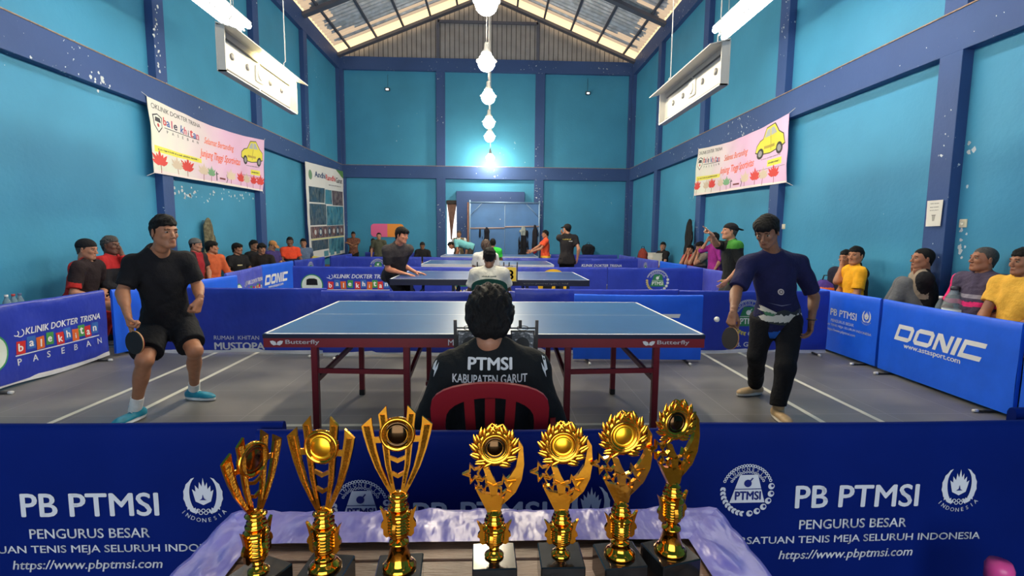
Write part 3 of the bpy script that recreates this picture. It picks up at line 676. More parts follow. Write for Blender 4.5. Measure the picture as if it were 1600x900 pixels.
def barrier(A, B, kind, designs, label, h=.755, seed=0, hem=True, group=None, amp=.004, name='court_barrier'):
    A = np.array(A, float); B = np.array(B, float); w_ = np.linalg.norm(B-A); rz = math.atan2(B[1]-A[1], B[0]-A[0]); c = (A+B)/2
    if kind in ('pvc', 'lilac', 'mid') and amp == .004: amp = {'pvc': .008, 'lilac': .011, 'mid': .007}[kind]
    t = thing(name, (c[0], c[1], 0), label, 'barrier', group or 'blue advertising barriers round the courts', rz)
    rs = np.random.RandomState(seed); ks = [(rs.uniform(2, 7)*rs.choice([-1, 1]), rs.uniform(2, 8), rs.rand()*6) for _ in range(4)]; z0 = .05 if hem else .03
    def disp(u, v):
        return sum(amp/(1+i*.5)*(abs(sin(u*k[0]+v*k[1]+k[2]))-.5) for i, k in enumerate(ks))*min(1, (h-v)*14)*min(1, (v-z0)*20+.3)
    prof = [(0, z0+(h-.02-z0)*i/14) for i in range(15)]+[(.006, h-.006), (.016, h), (.026, h-.006)]+[(.032, h-.02-(h-.02-z0)*i/6) for i in range(7)]
    def P(u, j):
        d, z = prof[int(round(j*(len(prof)-1)))]; x = (u-.5)*w_
        sag = -.006*sin(pi*u)*(z > .5); return (x, -.016+d-(disp(x, z) if d < .01 else -disp(x+3, z)*.6), z+sag*(z/h))
    mats = [COVERS[kind], HEM]; mb = MB(); mb.grid(P, 44, len(prof)-1, 0, True)
    for sx in (-1, 1): mb.add([(sx*w_/2, -.016+a, b) for a, b in prof], [tuple(range(len(prof)))], 0)
    if hem:
        def H(u, j): x = (u-.5)*w_; return (x, -.018+.006*sin(x*9+seed)+(.004 if j > .9 else 0), .02+.012*sin(x*5+seed*2)+j*(z0+.012-.02))
        mb.grid(H, 36, 2, 1, True)
    Pr = Print(mb, lambda u, v, l: (u, -.0165-disp(u, v)-.0022*l, v), mats, .05)
    for d in designs: d(Pr, -w_/2)
    mb.build('cover', mats, t)
    for sx in (-1, 1):
        fo = MB().tube([(sx*(w_/2-.16), -.15, .014), (sx*(w_/2-.16), .15, .014)], .012, 8).bx(sx*(w_/2-.16)-.01, sx*(w_/2-.16)+.01, -.006, .008, .01, .07).build('foot', [FOOT], t)
        MB().tube([(sx*(w_/2-.16), -.165, .014), (sx*(w_/2-.16), -.13, .014)], .0145, 8).build('foot_cap', [TIP], fo)
    return t
y1 = 1.60
barrier((-2.11, 1.625), (-.69, 1.625), 'front', [d_pb(.57, .44)], 'navy barrier with association lettering, left of the trophies', .757, 1, False, amp=.002)
barrier((-.76, 1.585), (.655, 1.585), 'front', [d_pb(.50, .42)], 'navy barrier directly behind the trophies, its lettering half hidden', .745, 2, False, amp=.002)
barrier((.66, 1.60), (2.08, 1.625), 'front', [d_pb(.37, .455)], 'navy barrier with white association lettering, right of the trophies', .757, 3, False, amp=.002)
barrier((1.885, 1.70), (3.3, 1.76), 'front', [], 'plain blue barrier end just behind the nearest right barrier', .77, 4, False, amp=.002)
barrier((-4.2, 4.08), (-4.2, 5.5), 'pvc', [d_bale(-.05, .14)], 'violet-blue barrier with coloured letter tiles beside the player in black', .745, 5)
barrier((-4.16, 5.56), (-3.98, 6.1), 'nylon', [], 'narrow bright blue barrier behind the player in black', .74, 6, False)
barrier((4.06, 6.42), (4.04, 5.04), 'nylon', [d_pb(.62, .46)], 'royal blue barrier with small white lettering behind the player in navy', .755, 7, False)
barrier((4.03, 4.99), (3.99, 3.58), 'nylon', [d_donic(.19, .375)], 'royal blue barrier with big slanted white lettering by the right wall', .755, 8, False)
barrier((3.99, 3.54), (4.03, 2.14), 'nylon', [d_pb(.3, .46)], 'royal blue barrier at the right edge of the picture', .755, 9, False)
yM = 5.68
barrier((-3.9, yM), (-1.875, yM-.02), 'mid', [d_mustopa(.76, .055)], 'deep blue barrier with big white word behind the player in black', .76, 10, name='court_barrier')
barrier((-1.9, yM-.12), (.235, yM-.10), 'mid', [], 'plain deep blue barrier behind the left half of the near table', .745, 11)
barrier((.245, yM+.02), (2.13, yM+.02), 'mid', [], 'plain deep blue barrier behind the right half of the near table', .765, 12)
barrier((2.14, yM+.02), (3.95, yM+.06), 'mid', [d_kab(.84, .44)], 'deep blue barrier with green round emblem behind the player in navy', .755, 13)
barrier((.87, 5.36), (2.27, 5.33), 'nylon', [d_donic(.19, .375)], 'bright royal blue barrier standing just beyond the near table', .745, 14, False)
yR = 9.65
barrier((-3.78, yR-.1), (-1.93, yR-.1), 'mid', [d_bale(.1, .14, 1.26)], 'barrier with white disc and letter tiles left of the second table', .75, 15)
barrier((-1.9, yR), (.08, yR), 'pvc', [d_kab(1.3, .47, .19, None)], 'barrier with green emblem seen below the second table', .75, 16)
barrier((.1, yR+.05), (2.2, yR+.05), 'pvc', [d_yellow(1.05, .42)], 'barrier with a yellow disc seen below the second table', .76, 17)
barrier((2.22, yR+.05), (4.1, yR+.05), 'mid', [d_kab(.98, .5, .21, None)], 'barrier with green emblem right of the second table', .76, 18)
yR = 13.5
for i, (a, b_, d, lb) in enumerate([(-3.95, -1.95, [d_kab(.85, .5, .19, None)], 'barrier with pale emblem left of the third table'), (-1.9, -.02, [], 'plain barrier behind the third table on the left'),
        (0, 1.9, [], 'plain barrier behind the third table on the right'), (1.92, 3.9, [d_klinik(.44, .53)], 'barrier with one line of white lettering right of the third table')]):
    barrier((a, yR), (b_, yR), 'pvc', d, lb, .76, 20+i)
barrier((-4.25, 16.7), (-2.3, 16.75), 'pvc', [], 'farthest barrier on the left, before the man in batik', .76, 25)
barrier((1.9, 16.75), (4.1, 16.6), 'mid', [], 'farthest barrier on the right, before the far wall', .74, 26)
barrier((-3.95, 6.12), (-3.8, 7.5), 'nylon', [], 'bright blue barrier in front of the boy in orange', .75, 27, False)
barrier((-4.02, 7.62), (-4.35, 9.5), 'lilac', [d_bale(.3, .13, 1.15)], 'creased violet barrier with letter tiles in front of seated spectators', .76, 28)
barrier((-4.4, 9.6), (-4.44, 11.2), 'nylon', [d_donic(.1, .36, 1.2)], 'bright blue barrier with slanted letters before the left wall', .76, 29, False)
barrier((-4.44, 11.3), (-4.42, 13.2), 'pvc', [d_kab(.9, .48, .19, None)], 'creased blue barrier with pale emblem by the left wall', .76, 30)
barrier((-4.42, 13.7), (-4.3, 15.3), 'pvc', [], 'plain blue barrier before the tall poster', .76, 31)
barrier((4.1, 16.3), (4.14, 14.6), 'lilac', [], 'pale violet barrier near the far right corner', .76, 32)
barrier((4.12, 14.4), (4.16, 12.6), 'lilac', [d_kab(.9, .46, .19, None)], 'creased violet barrier by the white crate', .76, 33)
barrier((4.16, 12.4), (4.2, 10.8), 'nylon', [], 'bright blue barrier in front of the seated trio on the right', .76, 34, False)
barrier((4.16, 10.6), (4.14, 8.7), 'lilac', [], 'shiny creased violet barrier before the man in purple', .76, 35)
barrier((4.14, 8.6), (4.08, 6.6), 'mid', [], 'dark blue barrier hidden behind the player in navy', .75, 36)

# ---------------------------------------------------------------- table tennis tables
def pp_table(x0, y0, top, edge, apron, leg, label, prints, detail, rz=0.0, brace=True):
    """Lx 2.74 along x, 1.525 along y"""
    t = thing('table_tennis_table', (x0+1.37, y0+.76, 0), label, 'table tennis table', 'table tennis tables in a row', rz); Lx, Ly = 1.37, .7625
    mats = [mat('table_top_%d_%d_%d' % top, top, .33, var=.05, spec=.5), mat('table_edge_%d' % edge[0], edge, .4), ink((226, 230, 236))]; mb = MB()
    for sx in (-1, 1): mb.bx(sx*.002, sx*Lx, -Ly, Ly, .735, .76, 0)
    mb.bx(-Lx-.001, Lx+.001, -Ly-.001, Ly+.001, .733, .757, 1)
    def q(a, b, c, d): mb.add([(a, c, .7606), (b, c, .7606), (b, d, .7606), (a, d, .7606)], [(0, 1, 2, 3)], 2)
    q(-Lx, Lx, -Ly, -Ly+.02); q(-Lx, Lx, Ly-.02, Ly); q(-Lx, -Lx+.02, -Ly, Ly); q(Lx-.02, Lx, -Ly, Ly); q(-Lx, Lx, -.0025, .0025)
    mb.build('tabletop', mats, t)
    ma = [mat('table_apron_%d_%d' % apron[:2], apron, .45, var=.05)]; mb = MB()
    for s_ in (-1, 1): mb.bx(-Lx+.0, Lx-.0, s_*(Ly-.005), s_*(Ly-.03), .675, .735); mb.bx(s_*(Lx-.005), s_*(Lx-.03), -Ly+.03, Ly-.03, .675, .735)
    for x in (-.03, .03): mb.bx(x-.012, x+.012, -Ly+.03, Ly-.03, .675, .735)
    P = Print(mb, lambda u, v, l: (u, -Ly-.0005-.0012*l, v), ma); prints(P); mb.build('apron', ma, t)
    ml = [mat('table_leg_%d_%d' % leg[:2], leg, .4, .0, var=.06), plastic((24, 24, 26))]
    for sx in (-1, 1):
        for X in (1.08, .51):
            for sy in (-1, 1):
                x = sx*X; y = sy*(Ly-.06) if sy < 0 else .40
                l = MB().bx(x-.02, x+.02, y-.02, y+.02, .03, .68, 0, .003).build('leg', ml, t)
                MB().bx(x-.022, x+.022, y-.022, y+.022, 0, .05, 0, .004).build('leg_tip', [ml[1]], l)
            if brace: MB().bar((sx*X, -Ly+.08, .45), (sx*X, .38, .50 if X > 1 else .58), .022, .034).build('brace', ml, t)
        MB().bar((sx*1.08, -Ly+.06, .515), (sx*.51, -Ly+.06, .505), .02, .03).build('crossbar', ml, t)
        MB().bar((sx*.51, .40, .13), (sx*.36, .40, .13), .03, .03).bx(sx*.51-.02, sx*.36+.02, .32, .48, .10, .13).build('wheel_bar', ml, t)
    # net with posts
    if detail:
        pm = plastic((24, 26, 30)); n = MB()
        for s_ in (-1, 1): MB().tube([(0, s_*(Ly+.10), .70), (0, s_*(Ly+.10), .918)], .012).bx(-.02, .02, s_*(Ly-.03), s_*(Ly+.11), .70, .73).build('net_post', [pm], t)
        n.bx(-.0015, .0015, -Ly-.09, Ly+.09, .762, .90, 0); n.bx(-.003, .003, -Ly-.09, Ly+.09, .90, .914, 1)
        n.build('net', [mat('net_mesh', (20, 34, 60), .8), ink((228, 230, 232))], t)
    return t
def pr_near(P):
    c = (226, 226, 228)
    for X in (-1.33, .97):
        for k, a in ((0, 150), (1, 30)): P.poly(leaf(X+.042, .693, .046, .026, radians(a)), c)
        P.text('Butterfly', X+.095, .69, .205, .034, c, .02)
    P.text('MD', -.245, .69, .075, .036, c, .0)
NEAR = pp_table(-1.41, 3.065, (56, 100, 152), (18, 26, 52), (128, 22, 34), (112, 18, 32), 'blue table tennis table with dark red frame, nearest to the camera', pr_near, True, .0044)
def pr_2(P): P.text('www.powerspin.co.id', .45, .695, .62, .028, (220, 224, 230), .015)
pp_table(-1.42, 6.85, (44, 70, 130), (14, 20, 48), (14, 20, 48), (18, 24, 46), 'blue table tennis table with black legs, second from the camera', pr_2, True, 0)
def pr_3(P):
    for X in (-1.0, .55): P.rect(X, .695, X+.5, .72, (60, 60, 70))
pp_table(-1.5, 10.35, (46, 78, 132), (205, 208, 215), (205, 208, 215), (30, 34, 52), 'blue table tennis table with white edge, third from the camera', lambda P: None, True, 0, False)
pp_table(-1.5, 14.1, (52, 92, 150), (180, 188, 200), (180, 188, 200), (30, 34, 52), 'farthest table tennis table, in front of the gate', lambda P: None, True, 0, False)
# ---------------------------------------------------------------- trophies and the table they stand on
TZ = .75
t = thing('draped_table', (-.03, .70, 0), 'worn wooden table with violet cloth border carrying the trophies', 'table')
M_WOOD = mat('worn_brown_wood', (112, 84, 68), .42, var=.45, vscale=9, bump=.2, bscale=30, bstretch=(1, 8, 1))
mb = MB()
for i in range(5): mb.bx(-.53, .53, -.36+i*.145, -.36+i*.145+.142, -.03+TZ, TZ-.006, 0, .003)
mb.build('tabletop', [M_WOOD], t)
mb = MB(); mb.bx(-.5, .5, -.34, .35, TZ-.1, TZ-.03); mb.build('table_frame', [M_WOOD], t)
for sx in (-1, 1):
    for y in (-.32, .33): MB().bx(sx*.49-.03, sx*.49+.03, y-.03, y+.03, 0, TZ-.05, 0, .004).build('leg', [M_WOOD], t)
# the cloth: a border lying on the table edge and hanging down outside
M_CLOTH = mat('violet_tablecloth', (98, 95, 186), .36, var=.14, vscale=7, bump=.45, bscale=9, spec=.6, bstretch=(2, 1, 1))
t = thing('tablecloth', (-.03, .70, 0), 'shiny violet-blue cloth edging the trophy table', 'tablecloth')
ix0, ix1, iy1, ox, oy = -.455, .435, .262, .55, .375; mb = MB()
def wr(x, y): return .0035*(sin(31*x+9*sin(7*y))+sin(43*y+17*x)+.7*sin(90*x+30*y))
def clothstrip(a_in, b_in, a_out, b_out, n, drop=.32):
    """inner edge a_in-b_in, outer edge a_out-b_out, then hanging"""
    a_in, b_in, a_out, b_out = map(np.array, (a_in, b_in, a_out, b_out)); d = (b_out-a_out).astype(float); d /= np.linalg.norm(d); nrm = np.array([-d[1], d[0]]) if np.dot([-d[1], d[0]], a_out-a_in) > 0 else np.array([d[1], -d[0]])
    def P(u, v):
        I = a_in+(b_in-a_in)*u; O = a_out+(b_out-a_out)*u
        if v <= .5: q = I+(O-I)*(v/.5); return (q[0], q[1], TZ+.004+abs(wr(*q))*min(1, v*5+.15))
        w = (v-.5)/.5; q = O+nrm*(.006+.012*w*(1+sin(u*n*1.3))); return (q[0], q[1], TZ+.004+abs(wr(*O))*(1-w)-drop*w)
    mb.grid(P, n, 24, 0)
clothstrip((ix0, iy1), (ix1, iy1), (-ox, oy), (ox-.005, oy), 60)
clothstrip((ix0, -.38), (ix0, iy1), (-ox, -.38), (-ox, oy), 40); clothstrip((ix1, iy1), (ix1, -.38), (ox-.005, oy), (ox-.005, -.38), 40)
mb.build('cloth', [M_CLOTH], t)
M_MARBLE = mat('black_marble', (24, 25, 27), .16, var=.5, vscale=30, coat=.3)
def cup_body(t, z, h, stem, cone, rb=.0125):
    """stem (or flared cone), ribbed cup with side wings, neck rings; returns the height where the figure starts"""
    mb = MB(); zz = z
    if cone:
        r = .021+cone*.05; mb.lathe([(r+.004, 0), (r+.006, .004), (r+.001, .009), (r-.002, .012), (.0135, cone*.96), (.0175, cone), (.0165, cone+.004), (.009, cone+.006), (.0085, cone+stem)], (0, 0, z)); zz += cone+stem
    else:
        mb.lathe([(.017, 0), (.0175, .003), (.014, .006), (.0095, .010), (.009, .014), (.0105, stem)], (0, 0, z)); zz += stem
    mb.build('stem', [GOLD], t)
    pr = [(.011, 0), (.0165, .004), (.017, .008)]; n = 5; a = .010; b_ = h-.012
    for i in range(n): y0 = a+(b_-a)*i/n; dy = (b_-a)/n; pr += [(.0155, y0+dy*.1), (.0188, y0+dy*.4), (.0188, y0+dy*.7), (.0155, y0+dy*.95)]
    pr += [(.021, h-.010), (.0215, h-.006), (.015, h-.001), (.011, h)]
    mb = MB(); mb.lathe(pr, (0, 0, zz), seg=28); mb.build('cup_body', [GOLD], t)
    for k in range(4):
        an = radians([0, 180, 75, 255][k]); sc = 1.0 if k < 2 else .8
        out = [(.014, .06), (.021, .02), (.026, .13), (.026, .32), (.030, .40), (.029, .52), (.025, .66), (.027, .86), (.031, 1.12), (.027, 1.06), (.023, .95), (.018, .9)]
        p = [(a_*sc, zz+b2*h) for a_, b2 in out]; c_, s_ = cos(an), sin(an)
        MB().prism(p, .006, lambda u, v, w: (u*c_-w*s_, u*s_+w*c_, v), 0).build('wing', [GOLD], t)
    zz += h; mb = MB(); mb.lathe([(.012, 0), (.018, .003), (.018, .006), (.012, .008), (.0155, .011), (.0155, .013), (.011, .015), (.0135, .018), (.0135, .020), (.009, .022), (.009, .026)], (0, 0, zz), seg=24); mb.build('neck_rings', [GOLD], t)
    return zz+.024
def disc_part(t, x, z, r, dark, wreath):
    R = np.array([[1, 0, 0], [0, 0, 1], [0, -1, 0.0]]).T; f = np.array([[1, 0, 0], [0, 0, -1], [0, 1, 0.0]])
    mb = MB(); mb.lathe([(r*1.28, -.004), (r*1.30, .001), (r*1.2, .004), (r*1.08, .0045), (r*1.04, .003), (r, .0032), (r*.98, .0015), (0, .0015)], (x, 0, z), f, 36); o = mb.build('medallion_ring', [GOLD], t)
    mb = MB(); mb.lathe([(r*.96, .0016), (r*.95, .0026), (r*.74, .0026), (r*.72, .0016), (r*.68, .0026), (0, .0026)], (x, 0, z), f, 36); mb.build('medallion_face', [dark], t)
DARKM = mat('gold_dark_reflection', (70, 52, 34), .12, 1.0); BRIGHTM = mat('gold_bright_reflection', (255, 186, 44), .3, 1.0)
def trophy(px, pbase, y, kind, levels, rz, dark, label, pl=(.078, .075, .052)):
    b0 = at(px, pbase, z=.802); y = b0[1]; t = thing('trophy', (b0[0], y, TZ), label, 'trophy', None, rz); zb = .052; sc = .00118
    MB().bx(-pl[0]/2, pl[0]/2, -pl[1]/2, pl[1]/2, 0, zb, 0, .002).build('plinth', [M_MARBLE], t)
    cone, stem, body, tp = levels; ztop = at(tp[0], tp[1], y=y)[2]+.003; z = cup_body(t, zb, body, stem, cone)
    H = ztop-TZ-z
    if kind == 'fan':
        # four tall bands that open like a lyre, chevrons between, a medallion on top
        rim = []
        def band(pts, w0, w1, thick, tip):
            L = [(x, zz) for x, zz in pts]; left = []; right = []
            for i, (x, zz) in enumerate(L):
                k = i/(len(L)-1); wv = w0+(w1-w0)*min(1, k*1.25); left.append((x-wv/2, z+zz*H)); right.append((x+wv/2, z+zz*H))
            return left, right
        for sg in (-1, 1):
            for pts, w0, w1, tip in ((((.008, .0), (.018, .13), (.032, .33), (.041, .52), (.047, .70), (.0495, .79)), .005, .0175, -.010), (((.005, .0), (.010, .15), (.016, .35), (.0195, .6), (.0215, .8), (.0235, .91)), .0045, .0140, -.009)):
                l, r = band([(sg*a, b) for a, b in pts], w0, w1, .004, tip)
                inner = l if sg > 0 else r; outer = r if sg > 0 else l
                tipp = (inner[-1][0]+sg*.001, inner[-1][1]+.09*H); p = inner+[tipp]+outer[::-1]
                MB().prism(p, .005, lambda u, v, w: (u, -w, v), 0).build('band', [GOLD], t)
                ins = [(a+(outer[i][0]-a)*.25, b) for i, (a, b) in enumerate(inner)]; ous = [(a+(outer[i][0]-a)*.78, b) for i, (a, b) in enumerate(inner)]
                MB().prism(ins[1:]+ous[:0:-1], .0075, lambda u, v, w: (u, -w, v), 0).build('textured_inlay', [GOLDR], t)
        for k in (.20, .37):
            w = .010+.012*k; p = [(-w, z+(k+.045)*H), (0, z+k*H), (w, z+(k+.045)*H), (w, z+(k+.085)*H), (0, z+(k+.045)*H), (-w, z+(k+.085)*H)]
            MB().prism(p, .004, lambda u, v, w: (u, -w, v), 0).build('chevron', [GOLD], t)
        MB().lathe([(.017, 0), (.018, .002), (.012, .004)], (0, 0, z-.002), None, 20).ball((0, 0, z+.002), (.0125, .0125, .007)).build('collar', [GOLD], t)
        MB().bx(-.038, .038, -.002, .002, z+.60*H, z+.66*H, 0).build('cross_tie', [GOLD], t)
        disc_part(t, .0, z+.685*H, .0235, dark, False)
    else:
        zc = z+H*.70; R = H*.215
        # ribbon figure: folded foot, long curved arm on the right, stars on the left
        s = H/.16
        foot = [(-.012, 0), (.010, 0), (.013, .012), (.019, .020), (.008, .030), (-.008, .031), (-.022, .034), (-.034, .047), (-.030, .036)]
        arm = [(.010, .010), (.022, .020), (.036, .034), (.046, .055), (.050, .082), (.048, .112), (.040, .125), (.040, .100), (.036, .078), (.026, .062), (.016, .052), (.022, .040)]
        arm2 = [(-.006, .026), (.004, .030), (.006, .046), (-.002, .060), (-.008, .074), (-.020, .078), (-.014, .060), (-.010, .044)]
        th = .009
        for p in (foot, arm, arm2): MB().prism([(a*s, z+b*s) for a, b in p], th, lambda u, v, w: (u, -w-.002+(v-z)*.04, v), 0).build('ribbon', [GOLD], t)
        for (u, v, r, rot) in ((-.036, .069, .019, .35), (-.020, .050, .016, .9), (.018, .045, .021, .2)):
            p = star(u*s, z+v*s, r*s, r*s*.46, pi/2+rot); q = star(u*s, z+v*s, r*s*.66, r*s*.30, pi/2+rot)
            MB().prism(p, .008, lambda u, v, w: (u, -w-.003, v), 0, holes=[q[::-1]]).build('star', [GOLD], t)
        f = np.array([[1, 0, 0], [0, 0, -1], [0, 1, 0.0]])
        mb = MB(); nl = 14
        for k in range(nl):
            for ring, (r0, L, W, tl) in enumerate(((.90*R, .66*R, .25*R, .30), (.78*R, .55*R, .20*R, .62))):
                a = -pi/2+.25+(k+.5*ring)*(2*pi-.5)/(nl-1+.5); d = 1 if a < pi/2 else -1; al = a+d*(1.42-tl)
                cx, cz = r0*cos(a), zc+r0*sin(a); e = np.array([cos(al), 0, sin(al)]); n_ = np.array([-sin(al), 0, cos(al)])
                mb.lathe([(0, -L*.35), (W*.38, -L*.1), (W*.5, L*.15), (W*.36, L*.42), (0, L*.68)], (cx+e[0]*L*.22, -.002-.003*ring, cz+e[2]*L*.22), np.stack([n_, [0, -1, 0], e], 1), 8, 0, True, 1, .4)
        mb.lathe([(R*.98, -.002), (R*.9, .004), (R*.74, .0045), (R*.62, .002)], (0, 0, zc), f, 32)
        w_ = mb.build('laurel_wreath', [GOLD], t)
        disc_part(t, 0, zc, R*.56, dark, True)
    return t
def zt(px, py, y): return at(px, py, y=y)[2]
Y0 = .845
trophy(404, 892, .85, 'fan', (.0, .022, .056, (405, 680)), radians(66), BRONZE, 'fan-shaped trophy turned sideways, first from the left')
trophy(508, 886, Y0, 'fan', (.018, .008, .050, (504, 653)), radians(-6), BRIGHTM, 'fan-shaped gold trophy with bright yellow medallion, second from the left')
trophy(624, 886, Y0, 'fan', (.046, .010, .050, (622, 636)), radians(4), DARKM, 'tall fan-shaped gold trophy with dark medallion and cone foot')
trophy(772, 868, Y0, 'wreath', (.0, .022, .040, (772, 659)), radians(2), DARKM, 'wreath trophy with dark medallion and short foot, in the middle of the row')
trophy(876, 866, Y0, 'wreath', (.0, .020, .042, (876, 655)), radians(0), BRIGHTM, 'wreath trophy with bright medallion and short foot')
trophy(968, 866, Y0, 'wreath', (.024, .008, .045, (978, 638)), radians(6), BRIGHTM, 'wreath trophy with bright medallion on a small cone foot')
trophy(1047, 860, Y0, 'wreath', (.044, .014, .048, (1053, 621)), radians(16), DARKM, 'tallest wreath trophy with dark medallion, at the right end')
# ---------------------------------------------------------------- people
def U(v): v = np.array(v, float); return v/(np.linalg.norm(v)+1e-12)
def ik(a, b, l1, l2, pole):
    a = np.array(a, float); b = np.array(b, float); d = b-a; L = np.linalg.norm(d); n = d/L; L = min(L, (l1+l2)*.995); b = a+n*L
    x = (l1*l1-l2*l2+L*L)/(2*L); h = math.sqrt(max(l1*l1-x*x, 0)); p = np.array(pole, float); p = p-n*(p@n); return a+n*x+U(p)*h, b
CACHE = {}
def cached(key, f):
    if key not in CACHE: CACHE[key] = f()
    return CACHE[key]
def vq(vol, it=1):
    V, Q = vol.mesh(); return (smooth_np(V, Q, it) if it else V), Q
def joined(parts, name, mats, parent=None, origin=(0, 0, 0), matfn=None, label=None):
    """parts: (V, Q, M, offset)"""
    Vs = []; Qs = []; n = 0
    for V, Q, M, off in parts:
        W = V@np.asarray(M).T+np.array(off) if M is not None else V
        if M is not None and np.linalg.det(np.asarray(M)) < 0: Q = Q[:, ::-1]
        Vs.append(W); Qs.append(Q+n); n += len(W)
    V = np.concatenate(Vs); Q = np.concatenate(Qs).astype(np.int32); me = bpy.data.meshes.new(name)
    me.vertices.add(len(V)); me.vertices.foreach_set('co', (V-np.array(origin)).astype(np.float32).ravel()); me.loops.add(Q.size); me.loops.foreach_set('vertex_index', Q.ravel())
    me.polygons.add(len(Q)); me.polygons.foreach_set('loop_start', np.arange(0, Q.size, 4, dtype=np.int32)); me.polygons.foreach_set('use_smooth', np.ones(len(Q), bool))
    if matfn is not None: me.polygons.foreach_set('material_index', np.asarray(matfn(V[Q].mean(1)), np.int32))
    for m_ in (mats if isinstance(mats, (list, tuple)) else [mats]): me.materials.append(m_)
    me.update(calc_edges=True); return put(name, me, parent, label)
def head_vq(res):
    def f():
        v = Vol((-.12, -.15, -.19), (.12, .15, .14), res)
        v.ell((0, -.012, .032), (.073, .092, .080), k=0); v.ell((0, .020, -.028), (.056, .066, .074), k=.03); v.cap((-.010, .066, -.088), (.010, .066, -.088), .016, k=.03)
        for s in (-1, 1):
            v.cap((s*.043, .0, -.052), (s*.018, .055, -.086), .017, .014, k=.03); v.ell((s*.036, .062, -.018), (.018, .016, .016), k=.02)
        v.cap((-.034, .079, .026), (.034, .079, .026), .009, k=.015)
        for s in (-1, 1): v.ell((s*.031, .102, .006), (.017, .020, .010), k=.008, neg=True)
        v.cap((0, .084, .012), (0, .104, -.026), .0075, .011, k=.012)
        for s in (-1, 1): v.ell((s*.011, .096, -.031), (.0085, .009, .007), k=.006)
        v.cap((-.017, .083, -.053), (.017, .083, -.053), .006, k=.006); v.cap((-.014, .082, -.064), (.014, .082, -.064), .0068, k=.006); v.cap((-.024, .094, -.0585), (.024, .094, -.0585), .0035, k=0, neg=True)
        for s in (-1, 1):
            v.ell((s*.077, -.004, -.006), (.008, .019, .031), Matrix.Rotation(-s*.35, 3, 'Z'), k=.006); v.ell((s*.086, .002, -.006), (.006, .011, .018), k=.004, neg=True)
        v.cap((0, -.022, -.04), (0, -.034, -.105), .052, .049, k=.03)
        return vq(v)
    return cached(('head', res), f)
def hairline(front, back, side=-.012):
    return lambda y: np.interp(y, [-.13, -.07, -.03, .012, .034, .060, .095], [back, back+.012, side-.022, side, .028, front-.012, front])
def nape(v, r=.066): v.cap((0, -.030, .0), (0, -.040, -.072), r, r-.008, k=.03)
def taper(v, hl, w, t):
    v.fn(lambda d, x, y, z: (lambda h: np.maximum(d+t*np.clip(1-(z-h)/w, 0, 1), (h-z)*.85))(hl(y)+.022*np.clip((np.abs(x)-.040)/.03, 0, 1)*np.clip((y-.025)/.02, 0, 1)+.004*np.sin(x*150+y*60)))
def hair_vq(style, res):
    def f():
        v = Vol((-.14, -.17, -.14), (.14, .20, .17), res)
        if style == 'bushy':
            v.ell((0, -.022, .030), (.094, .110, .098), k=0); v.ell((0, -.045, -.03), (.085, .078, .075), k=.03)
            v.folds(.004, 70, 3); nape(v, .076); taper(v, hairline(.045, -.105, -.03), .025, .008)
        elif style == 'mop':
            v.ell((0, -.008, .040), (.088, .108, .088), k=0); v.ell((0, .045, .055), (.07, .05, .035), k=.03)
            v.folds(.003, 80, 4); nape(v, .070); taper(v, hairline(.040, -.080, -.020), .02, .006)
        elif style == 'short':
            v.ell((0, -.014, .036), (.078, .098, .086), k=0); v.ell((0, .008, .062), (.062, .080, .066), k=.02); v.folds(.0028, 85, 5); nape(v, .066); taper(v, hairline(.056, -.075), .03, .0065)
        elif style == 'crop':
            v.ell((0, -.014, .034), (.077, .097, .084), k=0); nape(v, .062); taper(v, hairline(.064, -.070), .03, .004)
        elif style in ('skullcap', 'cap', 'capback'):
            v.ell((0, -.013, .040), (.083, .103, .086), k=0); zc = .026 if style == 'skullcap' else .030
            v.fn(lambda d, x, y, z: np.maximum(d, (zc+.22*y-z)*.97)); sg = -1 if style == 'capback' else 1
            if style != 'skullcap': v.ell((0, sg*.125-.01, .045), (.068, .075, .010), Matrix.Rotation(-sg*.25, 3, 'X'), k=.006)
        return vq(v)
    return cached(('hair', style, res), f)
